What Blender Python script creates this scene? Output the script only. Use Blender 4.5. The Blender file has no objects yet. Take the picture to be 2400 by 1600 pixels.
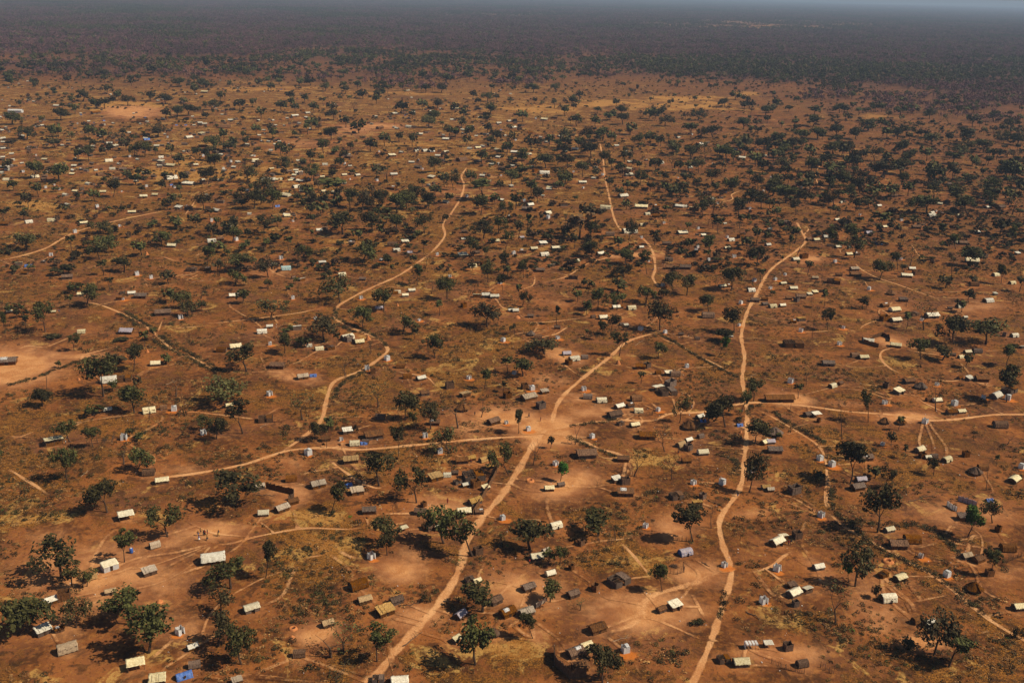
import bpy, math, random
import numpy as np
from mathutils import Vector, Matrix
R = math.radians
SC = bpy.context.scene
COL = SC.collection
# ------------------------------------------------------------------ camera, sky, sun, exposure
H = 135.0; FPX = 2333.3; PITCH = math.atan(825.0 / FPX); ROLL = R(1.5)
_f = Vector((0, math.cos(PITCH), -math.sin(PITCH)))
_r0 = Vector((1, 0, 0)); _u0 = _r0.cross(_f)
_r = _r0 * math.cos(ROLL) + _u0 * math.sin(ROLL)
_u = _u0 * math.cos(ROLL) - _r0 * math.sin(ROLL)
cd = bpy.data.cameras.new("camera"); cam = bpy.data.objects.new("camera", cd); COL.objects.link(cam)
cd.lens = 35.0; cd.sensor_width = 36.0; cd.clip_start = 1.0; cd.clip_end = 60000.0
cam.matrix_world = Matrix(((_r.x, _u.x, -_f.x, 0), (_r.y, _u.y, -_f.y, 0), (_r.z, _u.z, -_f.z, H), (0, 0, 0, 1)))
SC.camera = cam
SUN_DIR = Vector((0.985, -0.17, 0)).normalized(); SUN_EL = R(47)
world = bpy.data.worlds.new("World"); SC.world = world; world.use_nodes = True
wn = world.node_tree.nodes; wl = world.node_tree.links
sky = wn.new('ShaderNodeTexSky'); sky.sky_type = 'NISHITA'; sky.sun_disc = False
sky.sun_elevation = SUN_EL; sky.sun_rotation = math.atan2(SUN_DIR.x, SUN_DIR.y)
wl.new(sky.outputs[0], wn['Background'].inputs[0]); wn['Background'].inputs[1].default_value = 0.05
sl = bpy.data.lights.new("sun", 'SUN'); sl.energy = 5.0; sl.angle = R(0.5); sl.color = (1.0, 0.86, 0.64)
sun = bpy.data.objects.new("sun", sl); COL.objects.link(sun); sun.location = (100, 0, 300)
_s = Vector((SUN_DIR.x * math.cos(SUN_EL), SUN_DIR.y * math.cos(SUN_EL), math.sin(SUN_EL)))
sun.rotation_euler = _s.to_track_quat('Z', 'Y').to_euler()
SC.view_settings.view_transform = 'Standard'; SC.view_settings.look = 'None'
SC.view_settings.exposure = 0.08; SC.view_settings.gamma = 1.0
SC.cycles.max_bounces = 4; SC.cycles.diffuse_bounces = 2; SC.cycles.volume_bounces = 0
SC.cycles.transparent_max_bounces = 4

# ------------------------------------------------------------------ helpers
AF = np.array(_f); AR = np.array(_r); AU = np.array(_u)
def ground(px, py):
    """photo pixel (2400x1600) -> ground point"""
    d = _f + _r * ((px - 1200) / FPX) - _u * ((py - 800) / FPX)
    t = H / -d.z
    return Vector((d.x * t, d.y * t, 0.0))
def depth(p): return (p.x * _f.x + p.y * _f.y + (p.z - H) * _f.z)
def ppm(p): return FPX / depth(p)
def topix(X, Y, Z=0.0):
    dz = Z - H
    zc = X * AF[0] + Y * AF[1] + dz * AF[2]
    xc = X * AR[0] + Y * AR[1] + dz * AR[2]
    yc = X * AU[0] + Y * AU[1] + dz * AU[2]
    zc = np.maximum(zc, 1e-3)
    return 1200 + FPX * xc / zc, 800 - FPX * yc / zc
def dep_sin(p): return H / math.sqrt(p.x ** 2 + p.y ** 2 + H * H)

def tag(o, label=None, cat=None, group=None, kind=None):
    if label: o["label"] = label
    if cat: o["category"] = cat
    if group: o["group"] = group
    if kind: o["kind"] = kind
    return o
class MB:
    """mesh builder with material slots"""
    def __init__(s): s.v = []; s.f = []; s.m = []; s.c = []
    def add(s, vs, fs, m=0, tone=None):
        n = len(s.v); s.v.extend(vs); s.f.extend([tuple(i + n for i in f) for f in fs]); s.m.extend([m] * len(fs))
        s.c.extend([0.5 if tone is None else tone] * len(vs))
    def box(s, c, sz, rz=0, m=0, jit=0.0, tilt=None):
        hx, hy, hz = sz[0] / 2, sz[1] / 2, sz[2] / 2
        vs = []
        ca, sa = math.cos(rz), math.sin(rz)
        for z in (-hz, hz):
            for x, y in ((-hx, -hy), (hx, -hy), (hx, hy), (-hx, hy)):
                x2, y2 = x * ca - y * sa, x * sa + y * ca
                j = [random.uniform(-jit, jit) for _ in range(3)] if jit else (0, 0, 0)
                vs.append((c[0] + x2 + j[0], c[1] + y2 + j[1], c[2] + z + j[2]))
        s.add(vs, [(0, 3, 2, 1), (4, 5, 6, 7), (0, 1, 5, 4), (1, 2, 6, 5), (2, 3, 7, 6), (3, 0, 4, 7)], m)
    def tube(s, a, b, ra, rb, n=5, m=0):
        a = Vector(a); b = Vector(b); d = (b - a)
        if d.length < 1e-6: return
        d.normalize(); t = d.cross(Vector((0.3, 0.9, 0.2))).normalized(); w = d.cross(t)
        vs = []
        for p, r in ((a, ra), (b, rb)):
            for i in range(n):
                an = 2 * math.pi * i / n
                vs.append(tuple(p + t * (math.cos(an) * r) + w * (math.sin(an) * r)))
        fs = [(i, (i + 1) % n, n + (i + 1) % n, n + i) for i in range(n)] + [tuple(range(n - 1, -1, -1)), tuple(range(n, 2 * n))]
        s.add(vs, fs, m)
    def sheet(s, fn, nu, nv, th=0.05, m=0):
        """fn(u,v)->xyz for u,v in 0..1 ; closed thin slab"""
        vs = []
        for k in (0, 1):
            for j in range(nv + 1):
                for i in range(nu + 1):
                    x, y, z = fn(i / nu, j / nv); vs.append((x, y, z - k * th))
        fs = []; N = (nu + 1) * (nv + 1); I = lambda i, j, k: k * N + j * (nu + 1) + i
        for j in range(nv):
            for i in range(nu):
                fs.append((I(i, j, 0), I(i + 1, j, 0), I(i + 1, j + 1, 0), I(i, j + 1, 0)))
                fs.append((I(i, j, 1), I(i, j + 1, 1), I(i + 1, j + 1, 1), I(i + 1, j, 1)))
        for i in range(nu):
            fs.append((I(i, 0, 0), I(i, 0, 1), I(i + 1, 0, 1), I(i + 1, 0, 0)))
            fs.append((I(i, nv, 0), I(i + 1, nv, 0), I(i + 1, nv, 1), I(i, nv, 1)))
        for j in range(nv):
            fs.append((I(0, j, 0), I(0, j + 1, 0), I(0, j + 1, 1), I(0, j, 1)))
            fs.append((I(nu, j, 0), I(nu, j, 1), I(nu, j + 1, 1), I(nu, j + 1, 0)))
        s.add(vs, fs, m)
    def join(s, o, mo=0, mat=None, mm=None):
        n = len(s.v); s.v.extend([tuple(mat @ Vector(p)) for p in o.v] if mat is not None else o.v)
        s.f.extend([tuple(i + n for i in f) for f in o.f]); s.m.extend([(mm[k] if mm else k + mo) for k in o.m]); s.c.extend(o.c)
    def mesh(s, name, mats, smooth=False, tone=False):
        me = bpy.data.meshes.new(name); me.from_pydata(s.v, [], s.f)
        for mt in mats: me.materials.append(mt)
        if len(mats) > 1: me.polygons.foreach_set('material_index', s.m)
        if smooth: me.polygons.foreach_set('use_smooth', [True] * len(s.f))
        if tone:
            at = me.attributes.new('tone', 'FLOAT', 'POINT'); at.data.foreach_set('value', s.c)
        me.update(); return me
def link(name, me, parent=None, loc=None, coll=None):
    o = bpy.data.objects.new(name, me); (coll or COL).objects.link(o)
    if parent: o.parent = parent
    if loc is not None: o.location = loc
    return o
def empty(name, loc=(0, 0, 0)):
    o = bpy.data.objects.new(name, None); COL.objects.link(o); o.location = loc; o.empty_display_size = 0.5; return o
def copy_tree(o, parent=None):
    c = o.copy(); COL.objects.link(c); c.parent = parent
    for ch in o.children: copy_tree(ch, c)
    return c

# ------------------------------------------------------------------ materials
def new_mat(name, rough=0.9):
    m = bpy.data.materials.new(name); m.use_nodes = True
    nt = m.node_tree; b = nt.nodes['Principled BSDF']; b.inputs['Roughness'].default_value = rough
    b.inputs['Specular IOR Level'].default_value = 0.15
    return m, nt, b
def N(nt, t, **kw):
    n = nt.nodes.new(t)
    for k, v in kw.items(): setattr(n, k, v)
    return n
def mixc(nt, fac, a, b):
    n = N(nt, 'ShaderNodeMix', data_type='RGBA')
    for sock, v in ((n.inputs[0], fac), (n.inputs[6], a), (n.inputs[7], b)):
        if isinstance(v, tuple): sock.default_value = (*v, 1) if len(v) == 3 else v
        elif isinstance(v, (int, float)): sock.default_value = v
        else: nt.links.new(v, sock)
    return n.outputs[2]
def noise(nt, vec, scale, detail=4, rough=0.55, dist=0.0):
    n = N(nt, 'ShaderNodeTexNoise'); n.inputs['Scale'].default_value = scale; n.inputs['Detail'].default_value = detail
    n.inputs['Roughness'].default_value = rough; n.inputs['Distortion'].default_value = dist
    if vec: nt.links.new(vec, n.inputs['Vector'])
    return n.outputs['Fac']
def ramp(nt, fac, lo, hi, a=0.0, b=1.0):
    n = N(nt, 'ShaderNodeMapRange'); n.interpolation_type = 'SMOOTHSTEP'
    nt.links.new(fac, n.inputs[0]); n.inputs[1].default_value = lo; n.inputs[2].default_value = hi
    n.inputs[3].default_value = a; n.inputs[4].default_value = b
    return n.outputs[0]
def mth(nt, op, a, b=None, clamp=False):
    n = N(nt, 'ShaderNodeMath', operation=op, use_clamp=clamp)
    for i, v in enumerate((a, b)):
        if v is None: continue
        if isinstance(v, (int, float)): n.inputs[i].default_value = v
        else: nt.links.new(v, n.inputs[i])
    return n.outputs[0]
def bump(nt, b, h, strength, dist):
    n = N(nt, 'ShaderNodeBump'); n.inputs['Strength'].default_value = strength; n.inputs['Distance'].default_value = dist
    nt.links.new(h, n.inputs['Height']); nt.links.new(n.outputs[0], b.inputs['Normal'])

def ground_material():
    m, nt, b = new_mat("ground_soil", 0.95); L = nt.links
    geo = N(nt, 'ShaderNodeNewGeometry'); P = geo.outputs['Position']
    def att(n_): a = N(nt, 'ShaderNodeAttribute', attribute_name=n_); return a.outputs['Fac']
    bare, grass, wood, spoil, path, burn_dim = [att(k) for k in ('bare', 'grass', 'wood', 'spoil', 'path', 'burn_dim')]
    n_big = noise(nt, P, 0.012, 4, 0.6, 0.4); n_med = noise(nt, P, 0.05, 5, 0.62, 0.5)
    n_m2 = noise(nt, P, 0.11, 5, 0.6); n_sm = noise(nt, P, 0.55, 5, 0.7); n_fi = noise(nt, P, 2.3, 4, 0.75)
    n_w = noise(nt, P, 0.03, 3, 0.5); n_far = noise(nt, P, 0.21, 3, 0.75, 0.6)
    soil = mixc(nt, ramp(nt, n_med, 0.35, 0.65), (0.078, 0.030, 0.013), (0.26, 0.103, 0.042))
    soil = mixc(nt, ramp(nt, n_w, 0.45, 0.7, 0, 0.55), soil, (0.150, 0.070, 0.042))
    soil = mixc(nt, ramp(nt, n_sm, 0.46, 0.66, 0.0, 0.6), soil, (0.32, 0.145, 0.052))
    gr = mixc(nt, ramp(nt, n_fi, 0.38, 0.62), (0.036, 0.017, 0.006), (0.37, 0.172, 0.052))
    gr = mixc(nt, ramp(nt, n_sm, 0.50, 0.60, 0, 0.8), gr, (0.032, 0.019, 0.008))
    # where the dry grass grows
    g = mth(nt, 'ADD', mth(nt, 'MULTIPLY', n_m2, 1.1), mth(nt, 'MULTIPLY', n_big, 0.7))
    g = mth(nt, 'ADD', g, mth(nt, 'MULTIPLY', grass, 0.45))
    g = mth(nt, 'SUBTRACT', g, mth(nt, 'MULTIPLY', bare, 0.75))
    g = mth(nt, 'ADD', g, mth(nt, 'MULTIPLY', mth(nt, 'SUBTRACT', n_sm, 0.5), 0.55))
    gm = ramp(nt, g, 0.80, 1.02)
    col = mixc(nt, mth(nt, 'MULTIPLY', gm, 0.88), soil, gr)
    n_sp = noise(nt, P, 0.85, 3, 0.8, 0.3)
    col = mixc(nt, mth(nt, 'MULTIPLY', ramp(nt, n_sp, 0.56, 0.64), 0.62), col, (0.040, 0.020, 0.009))
    col = mixc(nt, mth(nt, 'MULTIPLY', ramp(nt, n_far, 0.52, 0.62), 0.68), col, (0.045, 0.021, 0.010))
    gold = mth(nt, 'MULTIPLY', ramp(nt, mth(nt, 'ADD', grass, mth(nt, 'MULTIPLY', mth(nt, 'SUBTRACT', n_m2, 0.5), 1.6)), 0.30, 0.95), mth(nt, 'MULTIPLY', ramp(nt, n_sm, 0.36, 0.56), ramp(nt, n_sp, 0.30, 0.56)))
    straw = mth(nt, 'MULTIPLY', ramp(nt, mth(nt, 'ADD', noise(nt, P, 0.075, 4, 0.7, 0.8), mth(nt, 'MULTIPLY', grass, 0.16)), 0.585, 0.66), mth(nt, 'SUBTRACT', 1.0, wood, True))
    col = mixc(nt, mth(nt, 'MULTIPLY', mth(nt, 'MULTIPLY', straw, ramp(nt, n_sp, 0.36, 0.56)), 0.75), col, (0.47, 0.29, 0.11))
    col = mixc(nt, mth(nt, 'MULTIPLY', gold, 0.72), col, (0.43, 0.208, 0.075))
    bm = ramp(nt, mth(nt, 'ADD', bare, mth(nt, 'MULTIPLY', mth(nt, 'SUBTRACT', n_sm, 0.5), 0.5)), 0.25, 0.95)
    barec = mixc(nt, ramp(nt, n_m2, 0.38, 0.62), (0.28, 0.122, 0.060), (0.50, 0.255, 0.130))
    col = mixc(nt, mth(nt, 'MULTIPLY', bm, 0.85), col, barec)
    hot = ramp(nt, mth(nt, 'ADD', bare, mth(nt, 'MULTIPLY', mth(nt, 'SUBTRACT', n_m2, 0.5), 0.5)), 0.76, 1.15)
    col = mixc(nt, mth(nt, 'MULTIPLY', hot, 0.75), col, mixc(nt, ramp(nt, mth(nt, 'ADD', mth(nt, 'MULTIPLY', n_fi, .4), mth(nt, 'MULTIPLY', n_far, .6)), .42, .58), (0.43, 0.20, 0.090), (0.58, 0.31, 0.150)))
    bu = ramp(nt, mth(nt, 'ADD', burn_dim, mth(nt, 'MULTIPLY', mth(nt, 'SUBTRACT', n_m2, 0.5), 1.0)), 0.25, 0.9)
    col = mixc(nt, mth(nt, 'MULTIPLY', bu, 0.70), col, (0.085, 0.040, 0.020))
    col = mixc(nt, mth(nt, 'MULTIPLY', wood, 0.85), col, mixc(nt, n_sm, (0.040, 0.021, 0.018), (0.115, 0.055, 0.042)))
    pm = ramp(nt, mth(nt, 'ADD', mth(nt, 'ADD', path, mth(nt, 'MULTIPLY', mth(nt, 'SUBTRACT', n_sm, 0.5), 1.1)), mth(nt, 'MULTIPLY', mth(nt, 'SUBTRACT', n_far, 0.5), 0.7)), 0.18, 0.85)
    pm = mth(nt, 'MULTIPLY', pm, ramp(nt, path, 0.0, 0.12))
    pathc = mixc(nt, ramp(nt, mth(nt, 'ADD', mth(nt, 'MULTIPLY', n_fi, .5), mth(nt, 'MULTIPLY', n_m2, .5)), 0.38, 0.62), (0.44, 0.210, 0.100), (0.66, 0.385, 0.205))
    col = mixc(nt, mth(nt, 'MULTIPLY', pm, 0.92), col, pathc)
    sp = ramp(nt, mth(nt, 'ADD', spoil, mth(nt, 'MULTIPLY', mth(nt, 'SUBTRACT', n_fi, 0.5), 0.5)), 0.15, 0.8)
    col = mixc(nt, mth(nt, 'MULTIPLY', mth(nt, 'MULTIPLY', sp, ramp(nt, spoil, 0.0, 0.1)), 0.85), col, (0.50, 0.175, 0.060))
    hs = N(nt, 'ShaderNodeHueSaturation'); hs.inputs['Saturation'].default_value = 1.09; hs.inputs['Value'].default_value = 1.05; L.new(col, hs.inputs['Color']); col = hs.outputs[0]
    L.new(col, b.inputs['Base Color'])
    hgt = mth(nt, 'ADD', mth(nt, 'MULTIPLY', n_fi, mth(nt, 'ADD', mth(nt, 'MULTIPLY', gm, 0.8), 0.2)), mth(nt, 'MULTIPLY', n_sm, 0.8))
    bump(nt, b, hgt, 0.8, 0.45)
    return m
GROUND = ground_material()

def simple_mat(name, c1, c2, scale=4.0, rough=0.9, bmp=0.0, bd=0.03, dirt=None, rand=0.0, stretch=None, spec=None):
    m, nt, b = new_mat(name, rough)
    if spec is not None: b.inputs['Specular IOR Level'].default_value = spec
    tc = N(nt, 'ShaderNodeTexCoord'); v = tc.outputs['Object']
    if stretch:
        mp = N(nt, 'ShaderNodeMapping'); mp.inputs['Scale'].default_value = stretch; nt.links.new(v, mp.inputs[0]); v = mp.outputs[0]
    n1 = noise(nt, v, scale, 5, 0.65)
    col = mixc(nt, ramp(nt, n1, 0.32, 0.68), c1, c2)
    if dirt:
        n2 = noise(nt, tc.outputs['Object'], 1.1, 5, 0.7, 0.5)
        col = mixc(nt, ramp(nt, n2, 0.52, 0.72, 0, 0.8), col, dirt)
    if rand:
        oi = N(nt, 'ShaderNodeObjectInfo')
        hs = N(nt, 'ShaderNodeHueSaturation'); nt.links.new(col, hs.inputs['Color'])
        nt.links.new(ramp(nt, oi.outputs['Random'], 0, 1, 1 - rand, 1 + rand * 0.6), hs.inputs['Value'])
        w2 = N(nt, 'ShaderNodeTexWhiteNoise', noise_dimensions='1D'); nt.links.new(oi.outputs['Random'], w2.inputs['W'])
        nt.links.new(ramp(nt, w2.outputs['Value'], 0, 1, 0.55, 1.35), hs.inputs['Saturation'])
        col = hs.outputs[0]
    nt.links.new(col, b.inputs['Base Color'])
    if bmp: bump(nt, b, n1, bmp, bd)
    return m
M = {}
M['tarp'] = simple_mat('tarpaulin', (0.52, 0.45, 0.31), (0.72, 0.66, 0.49), 1.6, 0.6, 0.9, 0.12, dirt=(0.40, 0.28, 0.16), rand=0.22)
M['white'] = WHITE = simple_mat('white_plastic_sheet', (0.68, 0.69, 0.71), (0.86, 0.86, 0.86), 2.2, 0.5, 0.8, 0.1, dirt=(0.46, 0.34, 0.25), rand=0.12)
_nt = WHITE.node_tree; _b = _nt.nodes['Principled BSDF']; _tr = _nt.nodes.new('ShaderNodeBsdfTranslucent'); _mx = _nt.nodes.new('ShaderNodeMixShader'); _mx.inputs[0].default_value = 0.35
_tr.inputs[0].default_value = (.8, .8, .78, 1); _o = _nt.nodes['Material Output']; _nt.links.new(_b.outputs[0], _mx.inputs[1]); _nt.links.new(_tr.outputs[0], _mx.inputs[2]); _nt.links.new(_mx.outputs[0], _o.inputs['Surface'])
M['blue'] = simple_mat('blue_tarpaulin', (0.045, 0.10, 0.34), (0.10, 0.20, 0.50), 2.0, 0.5, 0.6, 0.1, dirt=(0.20, 0.19, 0.24))
M['lilac'] = simple_mat('faded_tarpaulin', (0.27, 0.24, 0.30), (0.40, 0.36, 0.40), 2.0, 0.6, 0.5, 0.1, dirt=(0.25, 0.17, 0.13))
M['teal'] = simple_mat('teal_tarpaulin', (0.22, 0.36, 0.40), (0.40, 0.50, 0.50), 2.0, 0.6, 0.5, 0.1, dirt=(0.35, 0.30, 0.22))
M['tan'] = simple_mat('tan_canvas', (0.28, 0.19, 0.11), (0.42, 0.30, 0.18), 2.5, 0.8, 0.6, 0.08, dirt=(0.16, 0.10, 0.06), rand=0.25)
M['straw'] = simple_mat('fresh_straw', (0.26, 0.17, 0.09), (0.50, 0.35, 0.19), 6, 0.95, 1.0, 0.08, dirt=(0.24, 0.12, 0.05), stretch=(1, 0.25, 0.25), rand=0.2)
M['thatch'] = simple_mat('brown_thatch', (0.065, 0.032, 0.017), (0.20, 0.098, 0.046), 7, 0.95, 1.0, 0.1, dirt=(0.26, 0.13, 0.06), stretch=(1, 0.3, 0.3), rand=0.3)
M['wall'] = simple_mat('reed_wall', (0.070, 0.036, 0.020), (0.185, 0.098, 0.050), 9, 0.95, 1.0, 0.08, stretch=(1.5, 1.5, 0.15), rand=0.3)
M['pole'] = simple_mat('pole_wood', (0.08, 0.045, 0.028), (0.20, 0.125, 0.08), 3, 0.9)
M['dark'] = simple_mat('door_reed_pit_shade', (0.030, 0.018, 0.012), (0.070, 0.040, 0.022), 6, 0.95)  # dark reed of the doors; also colours the painted shade in pits
M['bark'] = simple_mat('bark', (0.040, 0.024, 0.017), (0.105, 0.068, 0.046), 5, 0.95, 0.6, 0.05)
M['deadwood'] = simple_mat('dead_wood', (0.055, 0.032, 0.022), (0.155, 0.100, 0.066), 5, 0.95)
M['palewood'] = simple_mat('pale_fallen_wood', (0.22, 0.14, 0.09), (0.42, 0.29, 0.18), 5, 0.9)
M['earth'] = simple_mat('dug_orange_earth', (0.36, 0.125, 0.043), (0.56, 0.22, 0.080), 2.5, 0.95, 0.8, 0.1)
M['skin'] = simple_mat('dark_skin', (0.030, 0.016, 0.011), (0.045, 0.024, 0.016), 6, 0.6)
for k, c in (('cloth_red', (0.30, 0.03, 0.03)), ('cloth_white', (0.6, 0.58, 0.55)), ('cloth_blue', (0.05, 0.10, 0.30)), ('cloth_dark', (0.04, 0.035, 0.04)), ('cloth_ochre', (0.45, 0.25, 0.08))):
    M[k] = simple_mat(k, c, tuple(x * 1.25 for x in c), 8, 0.9)
M['drum'] = simple_mat('blue_plastic', (0.03, 0.09, 0.36), (0.05, 0.13, 0.45), 6, 0.4)
def leaf_mat(name, dark, light, hue=0.03):
    m, nt, b = new_mat(name, 0.75)
    a = N(nt, 'ShaderNodeAttribute', attribute_name='tone')
    col = mixc(nt, a.outputs['Fac'], dark, light)
    oi = N(nt, 'ShaderNodeObjectInfo'); hs = N(nt, 'ShaderNodeHueSaturation'); nt.links.new(col, hs.inputs['Color'])
    nt.links.new(ramp(nt, oi.outputs['Random'], 0, 1, 0.70, 1.30), hs.inputs['Value'])
    nt.links.new(ramp(nt, oi.outputs['Random'], 0, 1, 0.5 - hue, 0.5 + hue * 0.7), hs.inputs['Hue'])
    nt.links.new(hs.outputs[0], b.inputs['Base Color'])
    return m
M['leaf'] = leaf_mat('green_foliage', (0.015, 0.016, 0.005), (0.102, 0.094, 0.028))
M['leaf_o'] = leaf_mat('olive_foliage', (0.036, 0.032, 0.012), (0.115, 0.100, 0.037))
M['leaf_v'] = leaf_mat('fresh_green_foliage', (0.025, 0.062, 0.010), (0.090, 0.20, 0.028))
M['leaf_b'] = leaf_mat('dry_brown_foliage', (0.032, 0.016, 0.020), (0.205, 0.095, 0.098), 0.015)
M['leaf_n'] = leaf_mat('dry_bush_foliage', (0.030, 0.017, 0.010), (0.130, 0.072, 0.036), 0.015)
M['tuft'] = leaf_mat('dry_grass_tuft', (0.10, 0.050, 0.018), (0.49, 0.265, 0.10), 0.008)
M['scrub'] = leaf_mat('dark_scrub', (0.014, 0.012, 0.005), (0.070, 0.056, 0.020), 0.03)
# ------------------------------------------------------------------ digitised layout of the photograph
# tile origin x, y, zoom ; every record is in that tile's own enlarged pixels
def px(tile, x, y): return tile[0] + x / tile[2], tile[1] + y / tile[2]
TILES = {'R1a': (0, 1200, 3.92), 'R1b': (600, 1200, 3.92), 'R1c': (1200, 1200, 3.92), 'R1d': (1800, 1200, 3.92),
         'R2a': (0, 850, 3.92), 'R2b': (600, 850, 3.92), 'R2c': (1200, 850, 3.92), 'R2d': (1800, 850, 3.92),
         'R3a': (0, 500, 3.92), 'R3b': (600, 500, 3.92), 'R3c': (1200, 500, 3.92), 'R3d': (1800, 500, 3.92),
         'U1': (0, 0, 2.94), 'U2': (800, 0, 2.94), 'U3': (1600, 0, 2.94), 'O': (0, 0, 0.98)}
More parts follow.
